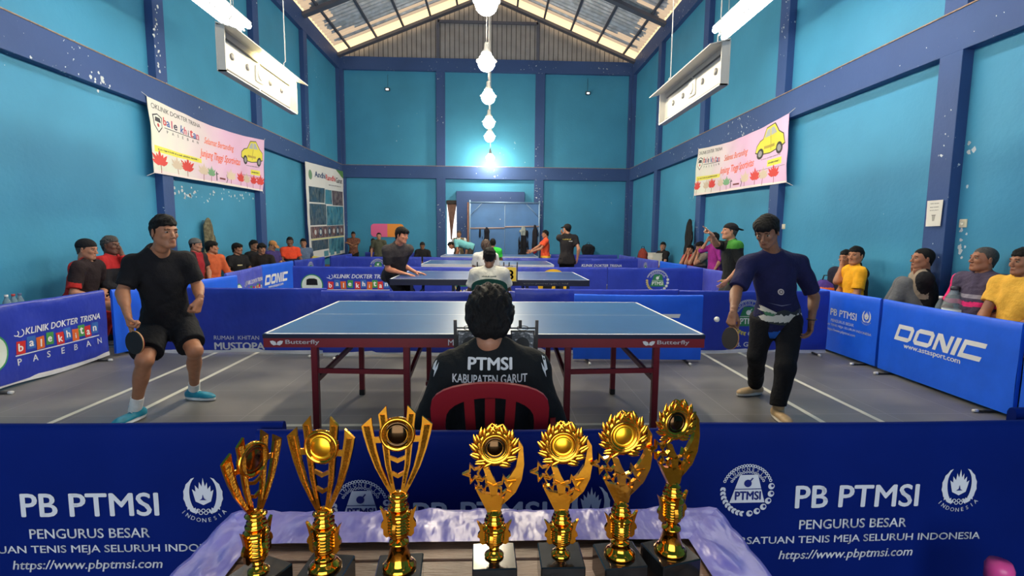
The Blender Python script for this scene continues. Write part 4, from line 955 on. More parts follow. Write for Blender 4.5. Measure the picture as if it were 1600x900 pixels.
def hand_vq(pose, res):
    """right hand: wrist at 0, fingers +y, back of the hand +z, thumb towards -x"""
    def f():
        v = Vol((-.11, -.05, -.12), (.08, .22, .06), res); kn = [(-.028, .088), (-.009, .093), (.010, .088), (.027, .078)]
        for (x, y) in kn: v.cap((x*.55, .012, 0), (x, y, 0), .014, .0105, k=.012)
        v.cap((0, -.03, 0), (0, .02, 0), .024, .022, k=.015, flat=((0, 0, 1), .8)); v.ell((-.020, .035, -.010), (.018, .03, .014), k=.012)
        c = {'relax': (.35, .5, .35), 'flat': (.06, .1, .08), 'fist': (1.4, 1.6, 1.1), 'grip': (1.0, 1.25, .9), 'point': (1.3, 1.5, 1.0)}[pose]
        for i, ((x, y), L) in enumerate(zip(kn, ((.040, .024, .020), (.044, .028, .021), (.040, .026, .020), (.032, .020, .018)))):
            cc = (.05, .05, .05) if pose == 'point' and i == 0 else tuple(q*(1+.08*i) for q in c); p = np.array([x, y, 0.0]); a = 0; sp = (x*.8 if pose in ('flat', 'relax') else 0)
            for j in range(3):
                a += cc[j]; q = p+L[j]*np.array([sp*2, cos(a), -sin(a)]); v.cap(p, q, .0088-.0009*j, .0082-.0009*j, k=.003); p = q
        p = np.array([-.022, .022, -.006]); d0 = {'fist': [(-.45, .8, -.35), (.35, .75, -.55), (.75, .4, -.4)], 'grip': [(-.5, .8, -.4), (.2, .8, -.55), (.6, .6, -.4)], 'point': [(-.45, .8, -.4), (.4, .7, -.5), (.7, .4, -.3)]}.get(pose, [(-.75, .65, -.15), (-.5, .85, -.2), (-.3, .95, -.15)])
        for j, (d, L) in enumerate(zip(d0, (.040, .031, .024))): q = p+U(d)*L; v.cap(p, q, .0125-.0015*j, .011-.0015*j, k=.008 if j == 0 else .003); p = q
        return vq(v)
    return cached(('hand', pose, res), f)
def shoe_vq(res):
    """origin at the ankle, toe +y, ground at z=-.085"""
    def f():
        v = Vol((-.08, -.12, -.1), (.08, .25, .07), res); v.ell((0, -.03, -.045), (.036, .055, .045), k=0); v.ell((0, .06, -.052), (.040, .11, .034), k=.03); v.ell((.0, .125, -.060), (.041, .062, .027), k=.02)
        v.cap((0, -.01, -.02), (0, .0, .02), .040, .041, k=.02); v.ell((0, .055, -.078), (.043, .135, .016), k=.004); v.cut((0, 0, -.085), (0, 0, -1)); v.cut((0, 0, .022), (0, -.25, 1)); v.cap((0, -.005, 0), (0, 0, .06), .032, k=0, neg=True)
        return vq(v)
    return cached(('shoe', res), f)
HAIRM = mat('black_hair', (13, 12, 13), .62, var=.3, vscale=30, bump=.5, bscale=120, spec=.22, bstretch=(3, 3, .6)); GREYHAIR = mat('greying_hair', (62, 58, 56), .6, var=.4, vscale=40, bump=.6, bscale=120); BROWNHAIR = mat('brown_hair', (70, 52, 44), .55, var=.3, vscale=30, bump=.6, bscale=120)
EYEW = mat('eye_white', (150, 138, 128), .4, spec=.2); EYED = mat('eye_dark', (20, 13, 11), .4, spec=.2); LIP = skin((142, 84, 72))
def project_print(parent, meshobj, o, r, u, d, draw, origin, name='print', maxe=.02, lift=.0022):
    """lettering laid on cloth: shot along d from the plane (o, r, u) on to the garment"""
    V = np.array([v.co for v in meshobj.data.vertices]); bv = BVHTree.FromPolygons([Vector(v) for v in V], [tuple(p.vertices) for p in meshobj.data.polygons])
    o, r, u, d = np.array(o, float), U(r), U(u), U(d); mb = MB(); mats = []
    def fn(a, b, l): return (a, b, l)
    P = Print(mb, fn, mats); draw(P); V2 = np.concatenate(mb.v); out = MB(); nv = []; nf = []; nm = []
    for q, m in zip(mb.f, mb.m):
        tr = [(q[0], q[i], q[i+1]) for i in range(1, len(q)-1)]
        for t3 in tr:
            st = [tuple(map(tuple, V2[list(t3)]))]
            while st:
                A, B, C_ = st.pop(); e = [math.dist(A, B), math.dist(B, C_), math.dist(C_, A)]; k = max(range(3), key=lambda i: e[i])
                if e[k] > maxe:
                    T = [A, B, C_]; X, Y, Z = T[k], T[(k+1) % 3], T[(k+2) % 3]; M_ = tuple((X[i]+Y[i])/2 for i in range(3)); st += [(X, M_, Z), (M_, Y, Z)]
                else:
                    n = len(nv); pts = []
                    for p in (A, B, C_):
                        w = o+r*p[0]+u*p[1]-np.array(origin); h = bv.ray_cast(Vector(w-d*.6), Vector(d), 1.2)
                        if h[0] is None: break
                        pts.append(np.array(h[0])-d*lift*p[2])
                    if len(pts) == 3: nv += pts; nf.append((n, n+1, n+2)); nm.append(m)
    if not nf: return
    out.add(nv, nf); out.m = nm; return out.build(name, mats, parent)

def person(label, J, s=1.0, skinc=(148, 102, 78), hair=('short', HAIRM), top=dict(), bottom=dict(), shoes=(60, 60, 64), sole=(225, 225, 225), res=.011, hres=.0055, dres=.0045, hands=('relax', 'relax'), palms=None, belly=1.0, group=None, socks=None, brows=True, glasses=False):
    J = {k: np.array(v, float) for k, v in J.items()}; up = U(J['neck']-J['pel']); rt = U(J['shR']-J['shL']); rt = U(rt-up*(rt@up)); fw = np.cross(up, rt); R = np.stack([rt, fw, up], 1)
    base = np.array([J['pel'][0], J['pel'][1], 0.0]); t = thing('person', base, label, 'person', group); T = np.linalg.norm(J['neck']-J['pel'])/.50
    pts = np.array([v for k, v in J.items() if k[:2] in ('pe', 'ne', 'he', 'sh', 'el', 'wr', 'hi', 'kn', 'an')]); lo, hi = pts.min(0)-.17*s, pts.max(0)+.17*s
    P = lambda h, f=0, x=0: J['pel']+up*h*T+fw*f*s+rt*x*s
    def torso(v, e, k=.05):
        v.ell(P(.02), np.array([.150, .112, .12])*s+e, R, k=0); v.ell(P(.15, .012*belly), np.array([.136, .108*belly, .15])*s+e, R, k=k); v.ell(P(.32, .004), np.array([.150, .112, .17])*s+e, R, k=k)
        v.cap(J['shL'], J['shR'], .054*s+e, k=k, flat=(fw, .95))
        for a in ('shL', 'shR'): v.cap(J['neck']+up*.02*s, J[a], .040*s+e, .046*s+e, k=.04)
    hM = frame_head(J['hf'], J.get('hu', (0, 0, 1))); hs = s*1.0
    # body
    v = Vol(lo, hi, res); torso(v, -.006)
    v.cap(J['neck']-up*.03*s, J['head']+hM@np.array([0, -.03, -.075])*hs, .056*s, .051*s, k=.04)
    for a in 'LR':
        sh, el, wr = J['sh'+a], J['el'+a], J['wr'+a]; v.cap(sh, el, .047*s, .037*s, k=.035); v.cap(el, wr, .038*s, .0255*s, k=.015); v.cap(el+(wr-el)*.12, el+(wr-el)*.42, .0405*s, .035*s, k=.02)
        hp, kn, an = J['hip'+a], J['kn'+a], J['an'+a]; v.cap(hp, kn, .082*s, .054*s, k=.04); v.cap(kn, an, .050*s, .033*s, k=.02)
        bk = U(np.cross(U(an-kn), rt)); bk = bk if bk@U((kn-(hp+an)/2)+1e-6) < 0 else -bk; v.ell(kn+(an-kn)*.33+bk*.014*s, np.array([.047, .047, .10])*s, frame(an-kn), k=.03); v.ell(kn, (.052*s,)*3, k=.02)
    V0, Q0 = vq(v); parts = [(V0, Q0, None, None)]
    Vh, Qh = head_vq(dres); parts.append((Vh, Qh, hM*hs, J['head']))
    for i, a in enumerate('LR'):
        y = U(J.get('hd'+a, J['wr'+a]-J['el'+a])); pal = np.array((palms or {}).get(a, -rt if a == 'R' else rt), float); z = -pal; z = U(z-y*(z@y)); x = np.cross(y, z)
        M = np.stack([x*(1 if a == 'R' else -1), y, z], 1)*s; Vq, Qq = hand_vq(hands[i], min(dres, .0045)); parts.append((Vq, Qq, M, J['wr'+a]))
    skinc = tuple(min(255, int(c*1.12)) for c in skinc); joined(parts, 'body', [skin(skinc)], t, base)
    # eyes, brows, lips, hair
    for q in (-1, 1):
        mb = MB(); mb.ball((q*.031, .0765, .006), (.0125, .0105, .0062), None, 0, 12, 8); mb.ball((q*.031, .0835, .006), (.0062, .0045, .0056), None, 1, 10, 6)
        m2 = MB(); m2.merge(mb, hM*hs, J['head']); m2.build('eye', [EYEW, EYED], t, base)
    if brows:
        for q in (-1, 1):
            mb = MB(); mb.tube([(q*.015, .0885, .0265), (q*.030, .0885, .029), (q*.047, .077, .023)], [.0028, .0034, .002], 6)
            m2 = MB(); m2.merge(mb, hM*hs, J['head']); m2.build('eyebrow', [hair[1] if not hair[0].startswith(('cap', 'skull')) else HAIRM], t, base)
        mb = MB(); mb.ball((0, .0868, -.0545), (.019, .0045, .0034), None, 0, 12, 6); mb.ball((0, .0862, -.0625), (.016, .0055, .0042), None, 0, 12, 6); m2 = MB(); m2.merge(mb, hM*hs, J['head']); m2.build('lips', [skin(tuple(int(c*f) for c, f in zip(skinc, (.86, .70, .70))))], t, base)
    if hair:
        if hair[0] in ('skullcap', 'cap', 'capback'):
            Va, Qa = hair_vq('crop', hres); joined([(Va, Qa, hM*hs, J['head'])], 'hair', [hair[2] if len(hair) > 2 else HAIRM], t, base)
        Va, Qa = hair_vq(hair[0], hres); joined([(Va, Qa, hM*hs, J['head'])], 'cap' if hair[0] in ('skullcap', 'cap', 'capback') else 'hair', [hair[1]], t, base)
    # shirt
    if top is not None:
        e = top.get('e', .013)*s; v = Vol(lo-.02, hi+.02, res); torso(v, e, .06); sl = top.get('sleeve', .62); hem = top.get('hem', -.10)
        if hem < -.02: v.cap(P(hem+.04, 0, -.075*s), P(hem+.04, 0, .075*s), .120*s+e, k=.06, flat=(fw, .95)); v.ell(P(.0), np.array([.155, .118, .14])*s+e, R, k=.03)
        v.cut(P(hem), -up)
        for a in 'LR':
            sh, el, wr = J['sh'+a], J['el'+a], J['wr'+a]
            if sl <= 1: end = sh+(el-sh)*sl; v.cap(sh, end, .056*s+e*.6, (.054 if sl < .8 else .05)*s+e*.9, k=.035, clip=(end, el-sh))
            else: v.cap(sh, el, .056*s+e*.6, .047*s+e*.6, k=.035); end = el+(wr-el)*(sl-1); v.cap(el, end, .047*s+e*.5, .034*s+e*.6, k=.02, clip=(end, wr-el))
        v.cap(J['neck']+up*.0, J['neck']+up*.035*s+fw*.004, .066*s, .062*s, k=.03, clip=(J['neck']+up*.052*s, up+fw*.45))
        if top.get('collar'): v.cap(J['neck']+up*.0, J['neck']+up*.045*s, .078*s, .070*s, k=.01, clip=(J['neck']+up*.05*s, up+fw*.35))
        if top.get('hood'): v.ell(J['neck']-fw*.07+up*.01, np.array([.10, .06, .07])*s, R, k=.03)
        v.folds(top.get('fold', .0035)*s, 17, top.get('seed', 1))
        nk = .060 if not top.get('collar') else .059
        v.cap(J['neck']+up*.085*s+fw*.014, J['head']+up*.04, nk*s, nk*s, k=0, neg=True)
        mats = top['mats']; pat = top.get('pat')
        def mf(C):
            L = (C-J['pel'])@R; L[:, 2] /= T; return pat(L[:, 0]/s, L[:, 1]/s, L[:, 2], C) if pat else np.zeros(len(C), np.int32)
        o = soft(v, 'shirt', mats, t, base, mf, 1)
        for pr in top.get('prints', []): project_print(t, o, P(*pr['at']) if len(pr['at']) == 3 else pr['at'], pr.get('r', rt), pr.get('u', up), pr['d'] if not isinstance(pr['d'], str) else {'back': fw, 'front': -fw}[pr['d']], pr['draw'], base, pr.get('name', 'shirt_print'))
    # lower garment
    if bottom is not None:
        e = .012*s; v = Vol(lo-.02, hi+.02, res); v.ell(P(.0), np.array([.152, .115, .125])*s+e, R, k=0); kind = bottom.get('kind', 'long')
        for a in 'LR':
            hp, kn, an = J['hip'+a], J['kn'+a], J['an'+a]
            if kind == 'long': v.cap(hp, kn, .090*s+e, .062*s+e, k=.05); end = kn+(an-kn)*bottom.get('len', .96); v.cap(kn, end, .060*s+e, .046*s+e, k=.03, clip=(end, an-kn))
            else: end = hp+(kn-hp)*bottom.get('len', .85); v.cap(hp, end, .094*s+e, .088*s+e, k=.04, clip=(end, kn-hp))
        if max(J['knL'][2], J['knR'][2]) < J['pel'][2]+.15: v.cut(P(min(.11, (top or {}).get('hem', -.1)+.16) if kind == 'long' and (top or {}).get('hem', -.1) < -.11 else .05), up); v.folds(.0045*s, 15, 7)
        soft(v, 'trousers' if kind == 'long' else 'shorts', [bottom['mat']], t, base, None, 1)
    # shoes and socks
    if shoes:
        for a in 'LR':
            an = J['an'+a]; y = U(J.get('ft'+a, fw)); z = np.array([0, 0, 1.0]) if abs(y[2]) < .01 else U(np.array([0, 0, 1.0])-y*y[2]); x = np.cross(y, z); M = np.stack([x, y, z], 1)*s; Va, Qa = shoe_vq(.006)
            joined([(Va, Qa, M, an)], 'shoe', [mat('shoe_%d_%d' % shoes[:2], shoes, .5, var=.15, vscale=30), plastic(sole)], t, base, lambda C: ((C-an)@z < -.060*s).astype(int))
            if socks:
                lb = MB()
                for q in range(4): c_ = M@np.array([0, .045+.022*q, -.014-.010*q])+an; lb.tube([c_-x*.020*s+z*-.004, c_+z*.003, c_+x*.020*s+z*-.004], .0028, 6)
                lb.build('laces', [ink((228, 234, 236))], t, base)
                v = Vol(an-.1, an+.2, .005); q = U(J['kn'+a]-an); v.cap(an-q*.02, an+q*socks[1], .043*s, .041*s, k=0, clip=(an+q*socks[1], q)); soft(v, 'sock', [cloth(socks[0])], t, base)
    return t
def frame_head(f, u=(0, 0, 1)):
    f = U(f); u = np.array(u, float); u = U(u-f*(u@f)); r = np.cross(f, u); return np.stack([r, f, u], 1)
def rot2(v, a): c, s_ = cos(a), sin(a); return np.array([v[0]*c-v[1]*s_, v[0]*s_+v[1]*c, 0.0])
def sit(head, face, look=None, s=.97, lean=.08, seat=.42, arms='knees', spread=.13, knee_up=0.0, feet=None, hu=(0, 0, 1), slump=0.0, twist=0.0, footz=.085):
    """someone sitting; face = horizontal direction of the lap"""
    f = U((face[0], face[1], 0)); r = np.array([f[1], -f[0], 0.0]); head = np.array(head, float); z = np.array([0, 0, 1.0]); look = U(look if look is not None else f)
    neck = head-z*.165*s-U((look[0], look[1], 0))*.012; pz = max(seat+.075*s, neck[2]-.50*s); pel = neck-f*(lean*.5*s); pel[2] = pz
    f2 = rot2(f, twist); r2 = np.array([f2[1], -f2[0], 0.0])
    J = dict(head=head, neck=neck, pel=pel, hf=look, hu=hu)
    for a, q in (('L', -1), ('R', 1)):
        sh = neck+r2*q*.168*s-z*.035*s; hip = pel+r*q*.085*s-z*.01; kn = pel+f*(.42*s-knee_up*.45)+r*q*spread*s; kn[2] = pz+.01+knee_up
        an = pel+f*((feet if feet is not None else .27)*s)+r*q*(spread+.01)*s; an[2] = footz
        kn2, an = ik(hip, an, .42*s, .40*s, f*1.0+z*.8); kn = kn2
        J['sh'+a] = sh; J['hip'+a] = hip; J['kn'+a] = kn; J['an'+a] = an; J['ft'+a] = f+r*q*.15
        if arms == 'knees': tg = kn-f*.10*s+z*.075*s-r*q*.02; pole = r*q*.6-z*.7-f*.3
        elif arms == 'lap': tg = pel+f*.22*s+z*.07*s+r*q*.06*s; pole = r*q*.8-z*.5-f*.2
        elif arms == 'crossed': tg = pel+f*.17*s+z*.26*s-r*q*.08*s; pole = r*q*.6-z*.8
        elif arms == 'face': tg = head+look*.10*s-z*.13*s+r*q*.05*s; pole = r*q*.5-z*.9
        elif arms == 'chinR': tg = (head+look*.11*s-z*.10*s+r*.03) if a == 'R' else pel+f*.22*s+z*.07*s; pole = r*q*.4-z*.9
        elif arms == 'chinL': tg = (head+look*.11*s-z*.10*s-r*.03) if a == 'L' else pel+f*.22*s+z*.07*s; pole = r*q*.4-z*.9
        elif arms == 'back': tg = pel-f*.05+r*q*.30*s-z*.03; pole = -f*.6+r*q*.3
        J['el'+a], J['wr'+a] = ik(sh, tg, .28*s, .245*s, pole)
    return J
def stand(head, face, look=None, s=1.0, feetd=.10, arms=None, lean=0.0, hu=(0, 0, 1), H=1.70):
    """someone standing on the floor; head position fixes the height through lean at the hips"""
    f = U((face[0], face[1], 0)); r = np.array([f[1], -f[0], 0.0]); z = np.array([0, 0, 1.0]); head = np.array(head, float); look = U(look if look is not None else f); s = s or 1
    ud = U(z+f*lean); neck = head-ud*.165*s-U((look[0], look[1], 0))*.015; pel = neck-ud*.50*s; J = dict(head=head, neck=neck, pel=pel, hf=look, hu=hu)
    for a, q in (('L', -1), ('R', 1)):
        sh = neck+r*q*.172*s-ud*.035*s; hip = pel+r*q*.085*s-z*.02; an = np.array([pel[0], pel[1], 0])+r*q*feetd-f*lean*.2; an[2] = .085*s
        kn, an = ik(hip, an, .43*s, .42*s, f); J['sh'+a] = sh; J['hip'+a] = hip; J['kn'+a] = kn; J['an'+a] = an; J['ft'+a] = f+r*q*.2
        tg = (arms or {}).get(a)
        if tg is None: tg = sh+r*q*.07-z*.49*s+f*.06
        elif callable(tg): tg = tg(sh, pel, head, f, r*q, z)
        J['el'+a], J['wr'+a] = ik(sh, tg, .285*s, .25*s, (-f*.8+r*q*.5-z*.2) if (tg[2] < sh[2]-.3) else (r*q*.5-z*.9))
    return J
# ---------------------------------------------------------------- the two players and the umpire nearest the camera
def tee(*cols, **k): return dict(mats=[cloth(c) for c in cols], **k)
A = lambda px, py, y: at(px, py, y=y)
J = dict(pel=A(262, 500, 3.90), neck=A(248, 397, 3.74), head=A(257, 363, 3.66), hf=(.90, -.46, -.06), shR=A(210, 413, 3.66), shL=A(289, 409, 3.86), elR=A(191, 457, 3.56), elL=A(309, 447, 3.92),
         wrR=A(199, 490, 3.44), wrL=A(312, 469, 3.74), hdR=(.35, -.25, -.9), hdL=(-.1, -.4, -.9), hipR=A(241, 512, 3.84), hipL=A(283, 508, 3.97), knR=A(226, 563, 3.56), knL=A(304, 548, 3.78),
         anR=A(212, 642, 3.64), anL=A(303, 601, 4.10), ftR=(-.22, -1, 0), ftL=(1, -.18, 0))
J['anR'][2] = .088; J['anL'][2] = .088
person('person in black t-shirt and shorts with teal shoes, crouching left of the near table', J, 1.0, (146, 100, 76), ('short', HAIRM), tee((22, 22, 27), seed=3, hem=-.12, sleeve=.78), dict(kind='shorts', mat=cloth((20, 22, 28)), len=.78), (22, 130, 158), (225, 232, 235),
       res=.008, hres=.0045, dres=.0035, hands=('fist', 'grip'), palms=dict(R=(.9, .2, .1), L=(-.9, .2, 0)), socks=((225, 225, 225), .10))
def racket(w, d, n, label, rubber=(30, 28, 32)):
    """w = grip end, d = towards the blade, n = face normal"""
    t = thing('table_tennis_bat', w, label, 'bat', 'bats in the hands of the players'); d = U(d); n = U(np.array(n)-d*(d@np.array(n))); x = np.cross(d, n); M = np.stack([x, n, d], 1)
    B = lambda mb, nm, m: MB().merge(mb, M).build(nm, [m], t)
    p = regular(28, .080, 0, (0, .175), .075); q = lambda u, v, w_: (u, w_, v)
    B(MB().prism(p, .007, q), 'blade', mat('bat_wood', (190, 150, 100), .5))
    B(MB().prism(regular(28, .078, 0, (0, .177), .073), .005, lambda u, v, w_: (u, w_+.0058, v)), 'rubber', plastic((170, 40, 40), .6)); B(MB().prism(regular(28, .078, 0, (0, .177), .073), .005, lambda u, v, w_: (u, w_-.0058, v)), 'rubber', plastic(rubber, .6))
    B(MB().bx(-.013, .013, -.011, .011, 0, .105, 0, .004), 'handle', mat('bat_handle', (150, 110, 80), .6))
hr = J['wrR']+U(J['hdR'])*.065; racket(hr-np.array([0, 0, .0])-np.array([.25, -.1, -.9])*.04, (.25, -.1, -.95), (.25, 1, .1), 'table tennis bat hanging from the hand of the player in black')
J = dict(pel=A(1213, 488, 3.92), neck=A(1208, 400, 3.80), head=A(1198, 362, 3.68), hf=(-.62, -.62, -.44), hu=(-.35, -.3, 1), shR=A(1169, 414, 3.76), shL=A(1247, 412, 3.86), elR=A(1150, 456, 3.66), elL=A(1272, 463, 3.90),
         wrR=A(1146, 488, 3.48), wrL=A(1268, 501, 3.76), hdR=(-.28, -.25, -.9), hdL=(-.25, -.3, -.85), hipR=A(1194, 500, 3.92), hipL=A(1233, 501, 3.90), knR=A(1183, 556, 3.92), knL=A(1226, 574, 3.66),
         anR=A(1180, 603, 4.20), anL=A(1216, 645, 3.62), ftR=(-1, -.25, 0), ftL=(-.05, -1, 0))
J['anR'][2] = .09; J['anL'][2] = .088
def pat2(x, y, z, C): return np.where(z < -.085, 1, 0)
class Sh:
    def __init__(s, P, a, b): s.P = P; s.a = a; s.b = b
    def poly(s, p, c, l=None): s.P.poly([(x+s.a, y+s.b) for x, y in p], c, l)
def swirl(P):
    P.disc(-.02, .20, .026, (190, 180, 178)); P.ring(-.02, .20, .010, .016, (60, 50, 60), 2)
    P.poly([(-.12, .105), (-.02, .085), (.07, .095), (-.02, .078)], (120, 124, 150))
def waist(P):
    g = (198, 196, 188); k = (44, 52, 54); gr = (70, 120, 90)
    top = [(-.19+.38*i/12, .035+.012*sin(i*1.3)) for i in range(13)]; bot = [(.19-.38*i/12, -.055-.035*sin(pi*(12-i)/12)) for i in range(13)]
    P.poly((top+bot)[::-1], k)
    for i in range(9):
        x = -.17+i*.04; P.poly([(x, -.05-.02*sin(pi*(i+1)/10)), (x+.035, -.06), (x+.05, -.02+.01*(i % 3)), (x+.02, .0+.012*(i % 2)), (x-.01, -.02)], g, 2)
    P.poly([(-.19, .075), (-.17, .085), (-.06, .02), (-.08, .0), (-.16, .03)], g, 3); P.poly([(-.15, .03), (-.07, .015), (-.09, -.012), (-.14, -.005)], gr, 3)
person('person in navy t-shirt and black trousers stepping right of the near table', J, 1.0, (120, 84, 66), ('mop', HAIRM), tee((24, 26, 66), (30, 84, 170), seed=5, hem=-.15, sleeve=.85, e=.017, pat=pat2,
       prints=[dict(at=(.30-.2, .5, -.02), d='front', r=None, draw=lambda P: None)][:0]), dict(mat=cloth((18, 19, 24)), len=.95), (176, 150, 112), (226, 220, 205),
       res=.008, hres=.0045, dres=.0035, hands=('relax', 'grip'), palms=dict(R=(.7, .5, 0), L=(-.9, .1, 0)))
P2 = [o for o in bpy.data.objects if o.get('category') == 'person'][-1]; P2s = [c for c in P2.children if c.name.startswith('shirt')][0]; base2 = np.array(P2.location)
up2 = U(J['neck']-J['pel']); rt2 = U(J['shL']-J['shR'])
project_print(P2, P2s, J['pel'], rt2, up2, (0.12, 1, 0), lambda P: (swirl(P), waist(Sh(P, 0, .0))), base2, 'chest_print', .025)
MB().tube([tuple(J['wrL']-base2+0.034*np.array([cos(a), sin(a), 0])+np.array([0, 0, .01])) for a in np.arange(14)*2*pi/14], .004, 6, 0, True).build('wristband', [plastic((20, 20, 22))], P2)
racket(J['wrR']+U(J['hdR'])*.02+np.array([0, 0, .01]), (-.12, -.15, -.98), (1, .35, 0), 'table tennis bat held low by the player in navy')
b = A(1120, 499, 3.62); o = MB().ball(b*0, .02, None, 0, 20, 12).build('table_tennis_ball', [plastic((236, 234, 226), .3)]); o.location = b; tag(o, 'white table tennis ball in the air beside the bat of the player in navy', 'ball')

# umpire at the near table, seen from behind
uy = 2.02
J = dict(pel=np.array([A(766, 600, uy)[0], uy-.02, .505]), neck=A(766, 556, uy+.0), head=A(765, 494, uy+.03), hf=(0, 1, -.28), shL=A(706, 578, uy), shR=A(828, 578, uy), hipL=A(732, 700, uy), hipR=A(800, 700, uy))
J['hipL'][2] = J['hipR'][2] = .49; z_ = np.array([0, 0, 1.0])
for a, q in (('L', -1), ('R', 1)):
    J['kn'+a], J['an'+a] = ik(J['hip'+a], np.array([J['hip'+a][0]+q*.04, uy+.40, .085]), .42, .40, (0, 1, .9)); J['ft'+a] = (q*.15, 1, 0)
    J['el'+a], J['wr'+a] = ik(J['sh'+a], np.array([J['sh'+a][0]+q*.03, uy+.19, .60]), .29, .25, (q*.42, -.35, -.9)); J['hd'+a] = (-q*.7, .6, .1)
def back1(P):
    c = (214, 216, 218); P.text('PTMSI', 0, .338, .175, .048, c, .035, 0, 'c'); P.text('KABUPATEN GARUT', 0, .288, .295, .034, c, .02, 0, 'c');
    for q in (-1, 1): P.poly([(q*.205, .405), (q*.218, .395), (q*.232, .33), (q*.222, .325)][::-q], c); P.poly([(q*.205, .36), (q*.222, .33), (q*.226, .30), (q*.21, .335)][::-q], c)
person('person seen from behind in black sports shirt, seated at the near scoreboard', J, 1.04, (150, 106, 82), ('bushy', HAIRM), tee((20, 24, 27), seed=9, hem=-.06, sleeve=.95, e=.018, prints=[dict(at=(.0, -.5, 0), d='back', draw=back1, name='back_lettering')]),
       dict(mat=cloth((26, 28, 34))), (50, 52, 60), res=.008, hres=.0045, dres=.004, hands=('relax', 'relax'), brows=True)
# ---------------------------------------------------------------- seated furniture and score boards
def plastic_chair(x, y, rz, col, label, arms=True):
    t = thing('plastic_chair', (x, y, 0), label, 'chair', None, rz); m = [plastic(col, .38)]
    MB().box((0, .02, .42), (.44, .42, .03), None, 0, .014).build('seat', m, t)
    dep = lambda v: -.185-.07*(v-.43)/.37
    fn = lambda u, v, w: (u, dep(v)+w+.25*u*u, v)
    def arch(hw, top, n=14, z0=.40): return [(hw*.93, z0)]+[(hw, top-.13)]+[(hw*cos(pi*i/n)*(1 if abs(cos(pi*i/n)) > .5 else 1), top-.10+.10*sin(pi*i/n)**.8) for i in range(n+1)]+[(-hw, top-.13), (-hw*.93, z0)]
    o_, i_ = arch(.212, .858), arch(.160, .802)
    out = o_+i_[::-1]; mb = MB(); V = out; n = len(o_)
    quads = [(i, i+1, 2*n-2-i, 2*n-1-i) for i in range(n-1)]
    for w, fl in ((.011, 0), (-.011, 1)): mb.add([fn(a, b, w) for a, b in V], [q[::-1] if fl else q for q in quads], 0, True)
    L = len(V); mb.add([fn(a, b, .011) for a, b in V]+[fn(a, b, -.011) for a, b in V], [(i, (i+1) % L, L+(i+1) % L, L+i) for i in range(L)], 0)
    mb.build('backrest', m, t)
    for u in (-.075, 0, .075): MB().grid(lambda a, b: fn(u*(1-.25*(1-b))-.018+.036*a, .42+.375*b, .004), 2, 10).grid(lambda a, b: fn(u*(1-.25*(1-b))+.018-.036*a, .42+.375*b, -.004), 2, 10).build('slat', m, t)
    for sx in (-1, 1):
        for yy in (-.2, .2): MB().bar((sx*.20, yy*.85, .41), (sx*.235, yy*1.1, 0), .045, .03).build('leg', m, t)
        if arms:
            MB().bar((sx*.235, -.20, .62), (sx*.275, .20, .64), .05, .022, 0, (1, 0, 0)).build('armrest', m, t); MB().bar((sx*.24, .19, .41), (sx*.27, .19, .63), .045, .02).build('arm_post', m, t)
    return t
plastic_chair(A(766, 603, 1.80)[0], 1.985, 0, (132, 22, 30), 'dark red plastic armchair under the umpire in black')
plastic_chair(A(765, 440, 6.0)[0], 6.12, 0, (18, 70, 50), 'dark green plastic chair under the umpire in white shirt')
def small_table(x, y, label):
    t = thing('side_table', (x, y, 0), label, 'table'); m = [mat('pale_wood', (176, 150, 112), .5, var=.12)]; MB().box((0, 0, .735), (.46, .30, .025), None, 0, .004).build('tabletop', m, t)
    for a in (-.2, .2):
        for b_ in (-.12, .12): MB().bx(a-.015, a+.015, b_-.015, b_+.015, 0, .725).build('leg', m, t)
small_table(A(770, 550, 2.48)[0], 2.50, 'small pale wooden table under the near score board'); small_table(.0, 6.62, 'small wooden table under the yellow score board')
def scoreboard(x, y, label, digits=None, s=1.0):
    t = thing('flip_scoreboard', (x, y, .748), label, 'scoreboard'); k = [plastic((22, 22, 24))]; W = .20*s
    MB().bx(-W, W, -.05, .05, 0, .018, 0, .003).build('base', k, t)
    for sx in (-1, 1): MB().bar((sx*W, 0, .01), (sx*(W+.003), 0, .205*s), .012, .016).build('post', k, t)
    MB().tube([(-W, 0, .165*s), (W, 0, .165*s)], .004, 6).build('card_rod', k, t)
    for sx in (-1, 1):
        c = sx*W*.66; m = [plastic((20, 20, 22)), mat('clear_pocket', (120, 124, 128), .15, .3, bump=.3, bscale=40)] if not digits else [plastic((226, 196, 40)), ink((24, 24, 26))]
        mb = MB(); mb.bx(c-W*.30, c+W*.30, -.012, -.008, .018, .155*s, 0)
        if not digits:
            mb.bx(c-W*.27, c+W*.27, -.016, -.012, .026, .148*s, 1); P = Print(mb, lambda u, v, l: (u, -.0165-.001*l, v), m); P.disc(c, .088*s, W*.17, (58, 60, 62))
        else: P = Print(mb, lambda u, v, l: (u, -.0125-.001*l, v), m); P.text(digits[0 if sx < 0 else 1], c, .035, None, .10*s, (20, 20, 22), .03, 0, 'c')
        mb.build('score_card', m, t)
        MB().tube([(c+.03*cos(a), 0, .165*s+.012*sin(a)) for a in np.arange(10)*2*pi/10], .002, 5, 0, True).build('ring', k, t)
    for c in (.33, .60): MB().bx(W*c-.008, W*c+.008, -.004, .004, .165*s, .205*s, 0, .002).build('tab', k, t)
scoreboard(A(775, 540, 2.46)[0], 2.46, 'black flip scoreboard in front of the umpire in black'); scoreboard(A(777, 420, 6.6)[0], 6.60, 'scoreboard with yellow number cards before the second table', '58', 1.3)
